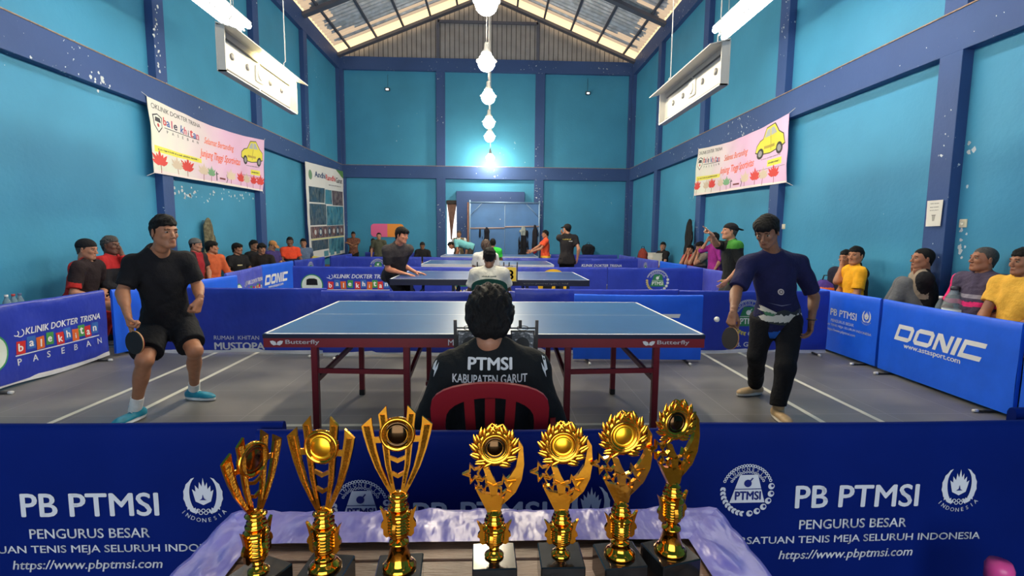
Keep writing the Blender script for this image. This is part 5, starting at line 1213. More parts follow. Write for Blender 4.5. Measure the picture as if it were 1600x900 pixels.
def bench(y0, y1, X, label):
    sg = 1 if X < 0 else -1; t = thing('bench', (X, (y0+y1)/2, 0), label, 'bench', 'low wooden benches along the side walls'); L = (y1-y0)/2; m = [mat('bench_wood', (96, 74, 60), .6, var=.3)]
    MB().bx(-.16, .16, -L, L, .385, .415, 0, .004).build('seat_board', m, t)
    for yy in (-L+.15, L-.15): MB().bx(-.13, .13, yy-.03, yy+.03, 0, .385).build('leg', m, t)
for i in range(5): bench(4.6+2.2*i, 6.7+2.2*i, XL+.22, 'low wooden bench along the left wall'); bench(3.4+2.4*i, 5.7+2.4*i, XR-.22, 'low wooden bench along the right wall')

# ---------------------------------------------------------------- officials and players of the other tables
blk = (26, 26, 31)
t_ = lambda c, **k: dict(mats=[cloth(q) for q in (c if isinstance(c[0], tuple) else (c,))], **k)
lg = lambda c=(34, 34, 40), **k: dict(mat=cloth(c), **k)
h = A(765, 402, 6.18); J = sit(h, (0, 1), (0.1, 1, -.2), 1.0, .05, arms='lap')
def back2(P): scribble(P, -.09, .36, .18, .018, (60, 76, 76), None, 2)
person('umpire in white shirt seen from behind at the second table', J, 1.0, (120, 84, 66), ('short', HAIRM), t_((206, 206, 198), seed=21, e=.018, prints=[dict(at=(0, -.5, 0), d='back', draw=back2, name='back_lettering')]), lg(), res=.011)
h = A(759, 384, 10.0); person('grey-brown haired umpire in white shirt, seated at the third table', sit(h, (0, 1), (0, 1, -.1), 1.05, .03, arms='lap'), 1.0, (140, 100, 78), ('bushy', BROWNHAIR), t_((214, 214, 212), seed=22, e=.02), lg(), res=.013)
h = A(770, 380, 13.4); person('person in bright green shirt seated at the farthest table', sit(h, (0, 1), (0, 1, 0), 1.0, .03, arms='lap'), 1.0, (130, 92, 72), ('short', HAIRM), t_((60, 205, 80), seed=23, e=.02), lg(), res=.014)
# man in black polo leaning on the second table
J = dict(pel=A(617, 424, 7.62), neck=A(622, 384, 7.46), head=A(628, 368, 7.38), hf=(.85, -.5, -.15), hu=(.1, 0, 1), shL=A(640, 390, 7.58), shR=A(605, 391, 7.36), hipL=A(624, 430, 7.72), hipR=A(611, 430, 7.56))
for a, px in (('R', 630), ('L', 649)):
    w_ = at(px, 427 if a == 'R' else 425, z=.80); J['el'+a], J['wr'+a] = ik(J['sh'+a], w_, .28, .25, (-.2, .2, -1)); J['hd'+a] = (1, -.3, -.15)
    an = np.array([J['hip'+a][0]-.05, J['hip'+a][1]+(.1 if a == 'L' else -.1), .085]); J['kn'+a], J['an'+a] = ik(J['hip'+a], an, .42, .40, (1, -.2, 0)); J['ft'+a] = (1, -.3, 0)
J['shR'] = J['neck']+U(J['shR']-J['neck'])*.185; J['shL'] = J['neck']+U(J['shL']-J['neck'])*.185
person('smiling person in black polo leaning with both hands on the second table', J, 1.0, (168, 112, 88), ('mop', HAIRM), t_(((38, 36, 40), (60, 56, 58)), seed=24, collar=True, sleeve=.75, hem=-.14, pat=lambda x, y, z, C: np.where(z > .36, 1, 0)), lg((20, 20, 26)), res=.010, hands=('flat', 'flat'), palms=dict(L=(0, 0, -1), R=(0, 0, -1)))
h = A(852, 366, 14.6); J = stand(h, (-1, 0), (-1, -.05, -.05), .97, arms=dict(R=lambda sh, p, hd, f, r, z: sh+f*.42-z*.30, L=lambda sh, p, hd, f, r, z: sh+f*.38-z*.30))
person('player in orange-red jersey standing right of the farthest table', J, .97, (150, 104, 80), ('short', HAIRM), t_(((226, 84, 52), (232, 176, 60)), seed=25, pat=lambda x, y, z, C: np.where(z < .02, 1, 0)), lg((40, 40, 50)), res=.013)
h = A(886, 358, 11.6); J = stand(h, (.15, 1), (-.55, .8, 0), 1.0, arms=dict(L=lambda sh, p, hd, f, r, z: hd-z*.10+f*.02-np.array([.09, 0, 0]), R=lambda sh, p, hd, f, r, z: sh-z*.48+r*.07))
def back3(P): scribble(P, -.10, .42, .20, .026, (200, 180, 70), None, 3); scribble(P, .04, .38, .08, .02, (220, 220, 220), None, 4)
person('person in black t-shirt and black cap seen from behind, hand at mouth', J, 1.0, (170, 122, 98), ('cap', cloth((24, 24, 28))), t_((36, 34, 38), seed=26, hem=-.14, e=.018, prints=[dict(at=(0, -.5, 0), d='back', draw=back3, name='back_lettering')]), lg((24, 24, 30)), res=.012)
# far wall spectators
cross = lambda sh, p, hd, f, r, z: p+f*.17+z*.30-r*.10
h = A(552, 367, 17.1); person('person in brown batik shirt with folded arms by the far wall', stand(h, (.1, -1), (.2, -1, -.1), .9, arms=dict(L=cross, R=cross)), .9, (128, 88, 68), ('short', HAIRM), dict(mats=[mat('batik_brown', (112, 70, 56), .8, var=.6, vscale=30)], seed=27, collar=True, hem=-.13), lg((28, 28, 34)), res=.013)
h = A(592, 369, 15.9); person('person in olive green t-shirt standing before the pink and orange sign', stand(h, (.05, -1), (.15, -1, 0), .93), .95, (160, 116, 92), ('crop', HAIRM), t_((78, 80, 66), seed=28, hem=-.14), lg((40, 44, 40)), res=.013)
h = A(583, 378, 17.0); person('person with dark hair sitting half hidden behind the one in olive green', sit(h, (1, -.1), (-.1, -1, 0), .9, seat=.55), .95, (128, 88, 68), ('short', HAIRM), t_((60, 40, 40), seed=29), lg(), res=.015)
h = A(660, 384, 16.4); person('person in black hooded jacket crouching by the far wall', sit(h, (.25, -1), (.1, -1, -.2), 1.0, seat=.30, arms='lap'), 1.0, (120, 84, 64), ('skullcap', cloth((34, 32, 34))), t_((30, 30, 36), seed=30, sleeve=1.95, e=.024, hood=True), lg(), res=.013)
h = A(717, 366, 17.1); J = stand(h, (-.1, -1), (-.2, -1, 0), 1.0, arms=dict(R=cross))
person('person in khaki vest over a white shirt standing at the open gap', J, 1.0, (150, 110, 86), ('short', GREYHAIR), t_(((120, 108, 88), (222, 226, 230), (60, 80, 110)), seed=31, e=.018, hem=-.13, pat=lambda x, y, z, C: np.where((abs(x) < .012) & (y > 0) & (z < .42), 2, np.where((abs(x) < .055) & (y > 0) | (abs(x) > .185), 1, 0))), lg((60, 56, 50)), res=.012)
# bending person in cyan
J = dict(pel=A(735, 385, 16.4), neck=A(700, 385, 16.3), head=A(681, 396, 16.25), hf=(-.75, -.2, -.75), hu=(-.7, 0, .6), shL=A(703, 386, 14.73), shR=A(700, 384, 15.1))
J['neck'] = J['pel']+U(J['neck']-J['pel'])*.5; J['pel'][2] = .98; J['neck'][2] = 1.14; J['neck'][0] += .03; J['shL'] = J['neck']+np.array([.02, -.18, -.02]); J['shR'] = J['neck']+np.array([.02, .18, -.02]); J['head'] = J['neck']+np.array([-.15, 0, -.13])
for a, q in (('L', -1), ('R', 1)):
    J['hip'+a] = J['pel']+np.array([.02, q*.085, -.03]); an = np.array([J['pel'][0]+.02, J['pel'][1]+q*.12, .085]); J['kn'+a], J['an'+a] = ik(J['hip'+a], an, .44, .42, (-1, 0, 0)); J['ft'+a] = (-1, 0, 0)
    J['el'+a], J['wr'+a] = ik(J['sh'+a], J['sh'+a]+np.array([-.03, 0, -.50]), .28, .25, (.5, q*.4, 0)); J['hd'+a] = (0, 0, -1)
person('person in pale cyan shirt bending down left of the farthest table', J, 1.0, (156, 108, 84), ('short', HAIRM), t_((120, 196, 206), seed=32), lg((70, 64, 60)), res=.013)
# man pointing, right of the second court
h = A(1140, 362, 6.5); f = np.array([-1, .05, 0]); J = stand(h, f, (-1, .1, .08), .95, lean=.12, arms=dict(R=lambda sh, p, hd, f, r, z: A(1112, 366, 6.35), L=lambda sh, p, hd, f, r, z: sh-z*.44+f*.10))
J['hdR'] = (-.75, 0, .65)
def sleeveL(P): P.disc(0, 0, .028, (200, 205, 205)); P.ring(0, 0, .012, .018, (60, 70, 70), 2)
person('person in black shirt and backwards black cap pointing to the left', J, .95, (168, 120, 96), ('capback', cloth((24, 24, 28)), GREYHAIR), t_(((28, 32, 34), (60, 130, 50)), seed=33, hem=-.06, sleeve=.8, e=.018, pat=lambda x, y, z, C: np.where((z > .44) & (abs(x) > .05), 1, 0),
       prints=[dict(at=J['shL']+U(J['elL']-J['shL'])*.12, d=(.0, 1, 0), r=(1, 0, 0), u=(0, 0, 1), draw=sleeveL, name='sleeve_badge')]), lg((60, 62, 66)), res=.010, hands=('relax', 'point'), palms=dict(R=(-.6, .1, -.75)))
P5 = [o for o in bpy.data.objects if o.get('category') == 'person'][-1]; v = Vol(J['pel']-.3, J['pel']+.3, .009); v.ell(J['pel']+np.array([0, 0, -.03]), (.135, .19, .055), k=.03); v.ell(J['pel']+np.array([.02, -.16, -.10]), (.06, .05, .10), k=.03); v.folds(.010, 34, 8); soft(v, 'tied_green_cloth', [cloth((110, 200, 60))], P5, tuple(P5.location))
h = A(1116, 372, 10.2); J = stand(h, (-1, .1), (-1, .3, -.1), .93, lean=.05, arms=dict(R=lambda sh, p, hd, f, r, z: hd+f*.13-z*.06+r*.02))
person('person in magenta and purple shirt holding a phone to the face, behind the pointing one', J, .95, (140, 98, 76), ('short', HAIRM), t_(((146, 42, 132), (70, 40, 96)), seed=34, e=.022, sleeve=1.1, pat=lambda x, y, z, C: np.where(y < -.02, 1, 0)), lg((70, 60, 90)), res=.012)

# ---------------------------------------------------------------- spectators along the left wall
SPL = 'spectators seated along the left wall'; SPR = 'spectators seated along the right wall'
def L_(px, py, x=-5.0): return at(px, py, x=x)
def spec(label, head, face, look, skinc, hair, top, bot, s=.97, **k):
    pk = {q: k.pop(q) for q in ('hands', 'res', 'group', 'shoes') if q in k}; J = sit(head, face, look, s, **k)
    return person(label, J, s, skinc, hair, top, bot, **pk), J
redblk = lambda x, y, z, C: np.where((y < -.02) & (z > .10) | (z < .02) | (abs(x) > .24) & (z < .32), 1, 0)
spec('person in black skullcap and black-red shirt, nearest on the left wall bench', L_(136, 390, -4.85), (1, .15), (1, .1, -.12), (160, 112, 88), ('skullcap', cloth((24, 24, 28)), GREYHAIR), t_(((36, 26, 30), (176, 40, 38)), seed=41, pat=redblk, e=.02, sleeve=.85), lg((160, 34, 34)), 1.06, res=.008, lean=.25, arms='lap', group=SPL)
o, J = spec('person in black jacket with red shoulders, second on the left wall bench', L_(173, 384, -4.9), (1, 0), (1, -.1, .02), (96, 66, 54), ('short', GREYHAIR), t_(((28, 28, 34), (170, 36, 40)), seed=42, sleeve=1.9, e=.022, pat=lambda x, y, z, C: np.where(z > .40, 1, 0)), lg((30, 30, 36)), 1.04, res=.008, arms='chinL', group=SPL)
spec('person in grey backwards cap and dark red shirt beside the boy in orange', L_(306, 383), (1, -.1), (1, 0, -.1), (150, 106, 84), ('skullcap', cloth((92, 92, 92))), t_(((40, 34, 40), (150, 34, 46)), seed=43, pat=lambda x, y, z, C: np.where(abs(x) < .08, 1, 0)), lg(), .98, arms='lap', group=SPL)
spec('person in orange long-sleeved shirt sitting cross-legged, hand on hip', L_(331, 387), (1, -.45), (1, .35, .05), (150, 104, 80), ('mop', HAIRM), t_((190, 92, 56), seed=44, sleeve=1.5, e=.018), lg((60, 44, 40), kind='shorts'), .98, arms='knees', spread=.24, feet=.30, group=SPL)
spec('person in black t-shirt with pale chest mark right of the one in orange', L_(371, 389), (1, -.5), (1, -.1, 0), (128, 88, 68), ('mop', HAIRM), t_(((26, 26, 30), (200, 190, 150)), seed=45, pat=lambda x, y, z, C: np.where((abs(x-.03) < .05) & (abs(z-.32) < .018) & (y > 0), 1, 0)), lg((50, 40, 36), kind='shorts'), .95, arms='lap', spread=.2, group=SPL)
spec('person in plain black shirt leaning against the wall column', L_(397, 384, -5.02), (1, -.3), (1, -.3, 0), (120, 84, 66), ('short', HAIRM), t_((24, 24, 28), seed=46), lg((70, 50, 40)), .98, arms='lap', group=SPL)
spec('person in black shirt with mop of hair holding a gold-brown bundle', L_(409, 389, -4.70), (.35, -1), (.8, -.7, -.1), (140, 98, 76), ('mop', HAIRM), t_((30, 26, 26), seed=47), lg((60, 44, 34)), .95, arms='lap', spread=.10, feet=.2, group=SPL)
spec('person in tan cap and purple-blue shirt looking down', L_(426, 384), (1, -.2), (.9, -.3, -.5), (176, 126, 96), ('cap', cloth((176, 124, 76))), t_((64, 54, 116), seed=48), lg(), .95, arms='lap', group=SPL)
spec('person in red-orange and black jersey facing the camera', L_(453, 378), (.7, -.7), (.3, -1, 0), (104, 72, 58), ('short', HAIRM), t_(((222, 76, 48), (40, 34, 42)), seed=49, pat=lambda x, y, z, C: np.where(z < .26, 1, 0)), lg((176, 160, 150)), 1.0, arms='lap', group=SPL)
spec('person in blue-grey t-shirt sitting next to the tall poster', L_(474, 380), (.8, -.7), (.3, -1, 0), (146, 104, 82), ('short', HAIRM), t_((88, 108, 140), seed=50, e=.022), lg(), 1.0, arms='back', group=SPL)
# ---------------------------------------------------------------- spectators along the right wall
def R_(px, py, x=4.60): return at(px, py, x=x)
spec('person in black t-shirt with bare forearm on raised knee, by the white crate', R_(1036, 385, 4.6), (-1, -.4), (-.6, -.9, 0), (150, 106, 84), ('short', HAIRM), t_((28, 28, 32), seed=51), lg((40, 40, 44), kind='shorts'), .98, arms='knees', knee_up=.2, group=SPR)
spec('person in red and black jersey with hands at the face', R_(1078, 390), (-1, -.4), (-1, -.5, -.1), (150, 106, 84), ('short', HAIRM), t_(((190, 44, 48), (34, 34, 44)), seed=52, pat=lambda x, y, z, C: np.where(z < .2, 1, 0)), lg(), .93, arms='face', group=SPR)
spec('person in taupe and navy shirt covering the face with both hands', R_(1094, 386), (-1, -.35), (-1, -.4, -.2), (150, 106, 84), ('mop', HAIRM), t_(((120, 110, 104), (34, 34, 56)), seed=53, pat=lambda x, y, z, C: np.where(z < .25, 1, 0)), lg((40, 36, 60)), 1.0, arms='face', group=SPR)
spec('person with hand raised holding a cigarette, half hidden behind the yellow jersey', R_(1322, 404, 4.62), (-1, -.3), (-1, -.3, .05), (150, 104, 80), ('short', HAIRM), t_((34, 34, 52), seed=54), lg(), .95, arms='chinL', res=.010, group=SPR)
spec('person in yellow and black polo jersey sitting by the right wall', R_(1337, 400, 4.52), (-1, .25), (-.95, -.4, .03), (160, 110, 82), ('short', HAIRM), t_(((236, 170, 36), (40, 34, 26)), seed=55, collar=True, e=.018, sleeve=.75, pat=lambda x, y, z, C: np.where((y < -.03) | (z < .08) & (abs(x) < .1), 1, 0)), lg((30, 30, 34)), 1.0, arms='lap', res=.0075, group=SPR)
o, J = spec('person in black and taupe shirt with grey trousers and raised knees, leaning back', R_(1441, 405), (-.85, .5), (-1, .15, .06), (140, 94, 72), ('crop', HAIRM), t_(((24, 24, 28), (150, 136, 120)), seed=56, e=.02, sleeve=.7, pat=lambda x, y, z, C: np.where((z > .25) & (y > -.02) & (abs(x) < .17), 1, 0)), lg((98, 100, 104)), 1.04, arms='knees', feet=.34, footz=.50, spread=.10, res=.0075, group=SPR)
spec('person with cropped hair in pink and purple striped jersey', R_(1536, 406, 4.62), (-1, -.1), (-1, .15, .12), (140, 94, 72), ('crop', GREYHAIR), t_(((74, 66, 88), (226, 50, 120), (150, 146, 160)), seed=57, e=.02, sleeve=.8,
     pat=lambda x, y, z, C: np.where((y > -.04) & ((abs(z-.27) < .022) | (abs(z-.12) < .055)) | (x > .20) & (y > -.06), 1, np.where((y > 0) & (abs(z-.345) < .018), 2, 0))), lg((26, 24, 30)), 1.06, arms='lap', res=.0075, group=SPR)
spec('person in yellow shirt cut off by the right edge of the picture', R_(1600, 410, 4.6), (-1, -.1), (-1, .1, 0), (136, 92, 70), ('short', HAIRM), t_(((228, 176, 70), (40, 36, 44)), seed=58, e=.02, pat=lambda x, y, z, C: np.where(y < .0, 1, 0)), lg((60, 40, 70)), 1.04, arms='knees', res=.0075, group=SPR)
# ---------------------------------------------------------------- banners, poster, signs
def grad(name, c0, c1, axis=0, w=1.0, rough=.5, bump=.25):
    m = bpy.data.materials.new(name); m.use_nodes = True; nt = m.node_tree; b = nt.nodes['Principled BSDF']; N = nt.nodes.new; L = nt.links.new
    tc = N('ShaderNodeTexCoord'); sp = N('ShaderNodeSeparateXYZ'); L(tc.outputs['Object'], sp.inputs[0]); mr = N('ShaderNodeMapRange'); mr.inputs['From Min'].default_value = -w/2; mr.inputs['From Max'].default_value = w/2
    n = N('ShaderNodeTexNoise'); n.inputs['Scale'].default_value = 1.5; L(tc.outputs['Object'], n.inputs['Vector']); ad = N('ShaderNodeMath'); ad.operation = 'MULTIPLY_ADD'; ad.inputs[1].default_value = .5; L(n.outputs['Fac'], ad.inputs[0]); L(mr.outputs[0], ad.inputs[2])
    L(sp.outputs[axis], mr.inputs['Value']); r = N('ShaderNodeValToRGB'); r.color_ramp.elements[0].color = lin(c0); r.color_ramp.elements[0].position = .25; r.color_ramp.elements[1].color = lin(c1); r.color_ramp.elements[1].position = .85; L(ad.outputs[0], r.inputs['Fac']); L(r.outputs['Color'], b.inputs['Base Color'])
    b.inputs['Roughness'].default_value = rough; bp = N('ShaderNodeBump'); bp.inputs['Strength'].default_value = bump; bp.inputs['Distance'].default_value = .03; L(n.outputs['Fac'], bp.inputs['Height']); L(bp.outputs['Normal'], b.inputs['Normal']); return m
BANM = grad('printed_banner_ground', (222, 232, 216), (224, 184, 222), 0, 3.8)
def flower(P, u, v, s, c):
    for k in range(7): P.poly(leaf(u, v, s*(1+.25*(k % 2)), s*.34, radians(20+23*k)), c)
    P.line([(u, max(.015, v-s*.9)), (u, v)], s*.08, (150, 70, 60))
def car(P, u, v, s):
    y = (226, 216, 70); k = (70, 70, 62); g = (170, 178, 180)
    P.poly([(u+a*s, v+b*s) for a, b in ((0, .1), (.03, .24), (.14, .32), (.26, .34), (.38, .52), (.66, .54), (.82, .36), (.97, .28), (1.0, .1), (.86, .06), (.5, .02), (.16, .04))][::-1], k)
    P.poly([(u+a*s, v+b*s) for a, b in ((.02, .12), (.05, .23), (.15, .30), (.27, .325), (.39, .50), (.65, .52), (.80, .35), (.95, .27), (.98, .12), (.85, .08), (.5, .04), (.16, .06))][::-1], y, 2)
    P.poly([(u+a*s, v+b*s) for a, b in ((.32, .34), (.41, .47), (.51, .475), (.51, .34))][::-1], g, 3); P.poly([(u+a*s, v+b*s) for a, b in ((.54, .34), (.54, .475), (.63, .48), (.74, .35))][::-1], g, 3)
    for x in (.19, .82): P.disc(u+x*s, v+.06*s, .105*s, (48, 48, 50), 3, 20); P.disc(u+x*s, v+.06*s, .06*s, (150, 150, 154), 4, 16)
    P.line([(u+.3*s, v+.16*s), (u+.66*s, v+.15*s)], .05*s, (180, 160, 60), 3); P.line([(u+.52*s, v+.08*s), (u+.53*s, v+.33*s)], .008*s, k, 3)
def banner_print(P, W, H):
    k = (60, 66, 74)
    P.rect(W*.0, H*.9, W*.0+.001, H*.9+.001, k)
    P.text('KLINIK DOKTER TRISNA', .16, H-.14, 1.15, .075, k, .01); P.ring(.11, H-.105, .03, .04, k, n=12)
    P.poly([(.08+a, H-.48+b) for a, b in ((.11, -.02), (.22, .08), (.23, .24), (.11, .28), (-.01, .24), (.0, .08))], k); P.poly([(.08+a, H-.48+b) for a, b in ((.11, .005), (.205, .09), (.21, .225), (.11, .26), (.01, .225), (.015, .09))], (228, 232, 226), 2)
    P.poly([(.08+a, H-.48+b) for a, b in ((.03, .15), (.19, .15), (.17, .22), (.05, .22))], (60, 60, 70), 3); P.disc(.19, H-.38, .03, (190, 80, 80), 3, 10)
    cols = [(200, 70, 80), (70, 100, 170), (200, 90, 120), (60, 60, 90)]
    for i, ch in enumerate('bale khitan'):
        if ch != ' ': P.text(ch, .38+i*.082, H-.34-.004*i, None, .13 if ch in 'blkht' else .095, cols[i % 4], .03, 0, 'c')
    P.rect(.36, H-.385, 1.25, H-.373, k)
    for i, ch in enumerate('PASEBAN'): P.text(ch, .42+i*.13, H-.46, None, .05, k, .02, 0, 'c')
    P.text('Selamat Bertanding', 1.42, H-.44, 1.0, .17, (232, 120, 90), .02, .35); P.text('Junjung Tinggi Sportivitas', 1.26, H-.72, 1.42, .20, (236, 110, 78), .022, .35)
    P.poly([(.06, .34), (1.30, .34), (1.30, .42), (.06, .44)], (232, 226, 90)); scribble(P, .14, .372, 1.05, .032, (90, 96, 60), 2)
    car(P, W-1.02, H*.50, .95); scribble(P, W-.80, H*.44, .6, .02, k, None, 3); P.rect(W-.60, .33, W-.17, .44, (230, 226, 80)); scribble(P, W-.56, .37, .34, .035, (80, 90, 50), 2, 4)
    P.line([(W-.95, .30), (W-.05, .29)], .006, k)
    for u, s, c in ((.16, .15, (214, 66, 62)), (.62, .13, (206, 190, 170)), (.9, .15, (214, 66, 62)), (1.36, .13, (214, 196, 176)), (1.62, .12, (120, 170, 130)), (2.34, .14, (218, 200, 180)), (2.72, .14, (214, 66, 62)), (2.98, .13, (206, 190, 170)), (3.30, .13, (214, 66, 62)), (3.6, .14, (214, 66, 62))):
        if u < W-.1: flower(P, u, .14, s*1.35, c)
    P.line([(1.80, .06), (1.80, .24)], .03, (50, 52, 60)); P.line([(1.78, .20), (1.86, .20)], .02, (50, 52, 60)); P.line([(1.9, .12), (2.13, .12)], .035, (120, 50, 60)); P.line([(2.18, .05), (2.22, .13), (2.17, .22)], .02, (50, 52, 60))
    P.poly([(0, 0), (W, 0), (W, .03), (W*.6, .05), (W*.3, .03), (0, .06)], (236, 226, 226))
def wall_sheet(corners, label, name, cat, mat0, draw, group=None, thick=.006, sag=.0, amp=.008, off=.0, ties=True):
    """corners: top-left, top-right, bottom-right, bottom-left on a wall, seen from inside the hall"""
    tl, tr, br_, bl = [np.array(c, float) for c in corners]; W = (np.linalg.norm(tr-tl)+np.linalg.norm(br_-bl))/2; H = (np.linalg.norm(tl-bl)+np.linalg.norm(tr-br_))/2
    o = bl; e = U(np.array([tr[0]-tl[0]+br_[0]-bl[0], tr[1]-tl[1]+br_[1]-bl[1], 0])); t = thing(name, (tl+tr+br_+bl)/4, label, cat, group, math.atan2(e[1], e[0])); c = (tl+tr+br_+bl)/4; n = np.array([e[1], -e[0], 0])
    Rz = np.array([[e[0], e[1], 0], [-e[1], e[0], 0], [0, 0, 1]])
    def fn(u, v, l):
        a, b = u/W, v/H; p = bl*(1-a)*(1-b)+br_*a*(1-b)+tl*(1-a)*b+tr*a*b
        d = amp*(sin(5*u+3*v)+.6*sin(11*u-7*v)+.5*sin(3*u+13*b)); p = p+n*(off+.012+amp*2+d+.0015*l)-np.array([0, 0, sag*sin(pi*a)*b])
        return Rz@(p-c)
    mats = [mat0]; mb = MB(); mb.grid(lambda a, b: fn(a*W, b*H, 0), 80, 36, 0); mb.grid(lambda a, b: fn((1-a)*W, b*H, -thick/.0015), 20, 8, 0)
    P = Print(mb, fn, mats, min(.10, W/4)); draw(P, W, H); mb.build('printed_sheet', mats, t)
    if ties:
        for a, b in ((0, 1), (1, 1), (0, 0), (1, 0)):
            p = fn(a*W, b*H, 1); q = p+np.array([(a*2-1)*.12, .02+amp*2, (b*2-1)*.06]); MB().tube([p, q], .004, 6).build('tie_cord', [plastic((220, 220, 220))], t)
    return t
xl, xr = XL+.0, XR-.0
wall_sheet([at(227, 150, x=xl), at(411, 219, x=xl), at(409, 299, x=xl), at(238, 270, x=xl)], 'printed banner with yellow car drawing on the left wall', 'banner', 'banner', BANM, banner_print, 'pair of wall banners', sag=.10)
wall_sheet([at(1093, 233, x=xr), at(1236, 177, x=xr), at(1231, 285, x=xr), at(1086, 306, x=xr)], 'printed banner with yellow car drawing on the right wall', 'banner', 'banner', BANM, banner_print, 'pair of wall banners', sag=.10)
def photo_mat(name, a, b, c, sc):
    m = bpy.data.materials.new(name); m.use_nodes = True; nt = m.node_tree; bs = nt.nodes['Principled BSDF']; tc = nt.nodes.new('ShaderNodeTexCoord'); n = nt.nodes.new('ShaderNodeTexVoronoi'); n.inputs['Scale'].default_value = sc; mp = nt.nodes.new('ShaderNodeMapping'); mp.inputs['Scale'].default_value = (1, 1, .55)
    r = nt.nodes.new('ShaderNodeValToRGB'); r.color_ramp.interpolation = 'LINEAR'; r.color_ramp.elements[0].color = lin(a); r.color_ramp.elements[1].color = lin(c); q = r.color_ramp.elements.new(.45); q.color = lin(b)
    nt.links.new(tc.outputs['Object'], mp.inputs[0]); nt.links.new(mp.outputs[0], n.inputs['Vector']); nt.links.new(n.outputs['Color'], r.inputs['Fac']); nt.links.new(r.outputs['Color'], bs.inputs['Base Color']); bs.inputs['Roughness'].default_value = .4; return m
PM = [photo_mat('printed_photo_dark', (26, 34, 46), (52, 84, 110), (104, 110, 110), 14), photo_mat('printed_photo_blue', (30, 60, 90), (60, 130, 160), (110, 150, 160), 11), photo_mat('printed_photo_group', (30, 30, 40), (90, 70, 80), (150, 140, 136), 17)]
def poster_print(P, W, H):
    P.text('Andhi', W*.20, H*.865, W*.26, H*.062, (40, 70, 120), .03); P.text('Randhi', W*.47, H*.855, W*.26, H*.062, (200, 60, 70), .03); P.text('Garut', W*.74, H*.845, W*.2, H*.062, (60, 60, 70), .03)
    P.disc(W*.10, H*.88, H*.05, (110, 150, 120), 1); scribble(P, W*.55, H*.80, W*.35, H*.014, (110, 110, 130), None, 5)
    for i, (x0, y0, x1, y1) in enumerate(((.05, .60, .42, .76), (.43, .59, .62, .75), (.63, .58, .95, .75), (.05, .36, .45, .585), (.46, .35, .95, .57), (.05, .22, .95, .345), (.05, .09, .48, .20), (.49, .04, .95, .20))): P.rect(W*x0, H*y0, W*x1, H*y1, PM[i % 3])
    for i in range(7): P.disc(W*(.16+.12*i), H*.285, H*.045, (40, 80, 120) if i % 2 else (130, 90, 90), 2, 16); P.disc(W*(.16+.12*i), H*.285, H*.028, (190, 200, 205), 3, 12)
    P.rect(W*.05, H*.205, W*.95, H*.215, (220, 220, 120)); P.poly([(0, 0), (W*.3, 0), (W*.05, H*.05), (0, H*.06)], (226, 220, 120)); P.poly([(W*.75, H), (W, H*.9), (W, H)], (90, 140, 80), 1)
    for i in range(3): P.rect(W*(.35+.17*i), H*.01, W*(.47+.17*i), H*.07, (90, 150, 175), 2)
wall_sheet([at(475, 252, x=xl), at(536, 268, x=xl), at(539, 395, x=xl), at(483, 407, x=xl)], 'tall white poster covered with photographs in the left far corner', 'poster', 'poster', mat('poster_paper', (222, 224, 226), .5), poster_print, ties=False, amp=.006)
# pink and orange sign on the far wall
a0 = at(580, 370, y=YB+.12); a1 = at(631, 350, y=YB+.12); t = thing('wall_sign', ((a0[0]+a1[0])/2, YB+.12, (a0[2]+a1[2])/2), 'rounded pink and orange sign without lettering on the far wall', 'sign'); W = a1[0]-a0[0]; H = a1[2]-a0[2]
def rr_(x0, x1, y0, y1, r, l, rt_):
    p = []
    for (cx, cy, a, on_) in ((x1-r, y0+r, -90, rt_), (x1-r, y1-r, 0, rt_), (x0+r, y1-r, 90, l), (x0+r, y0+r, 180, l)):
        if on_: p += [(cx+r*cos(radians(a+k*22.5)), cy+r*sin(radians(a+k*22.5))) for k in range(5)]
        else: p.append((x1 if cx > (x0+x1)/2 else x0, y0 if a in (-90, 180) else y1))
    return p
MB().prism(rr_(-W/2, 0, -H/2, H/2, .12, True, False), .02, lambda u, v, w: (u, -.015-w, v)).build('pink_half', [mat('sign_pink', (236, 106, 160), .5)], t)
MB().prism(rr_(0, W/2, -H/2, H/2, .12, False, True), .02, lambda u, v, w: (u, -.015-w, v)).build('orange_half', [mat('sign_orange', (240, 152, 60), .5)], t)
# paper notice on the near right column
def notice(P, W, H):
    for i, z in enumerate((.86, .72, .60)): scribble(P, W*.22, H*z, W*.55, H*.035, (100, 100, 100), None, 6+i)
    P.poly([(W*.38, H*.42), (W*.62, H*.42), (W*.57, H*.2), (W*.43, H*.2)][::-1], (170, 168, 160)); P.line([(W*.36, H*.43), (W*.64, H*.43)], H*.02, (90, 90, 90))
wall_sheet([at(1451, 314, x=xr), at(1476, 312, x=xr), at(1471, 353, x=xr), at(1448, 354, x=xr)], 'white paper notice taped to the near column of the right wall', 'paper_notice', 'notice', mat('paper', (226, 224, 216), .7), notice, ties=False, amp=.001, thick=.002)
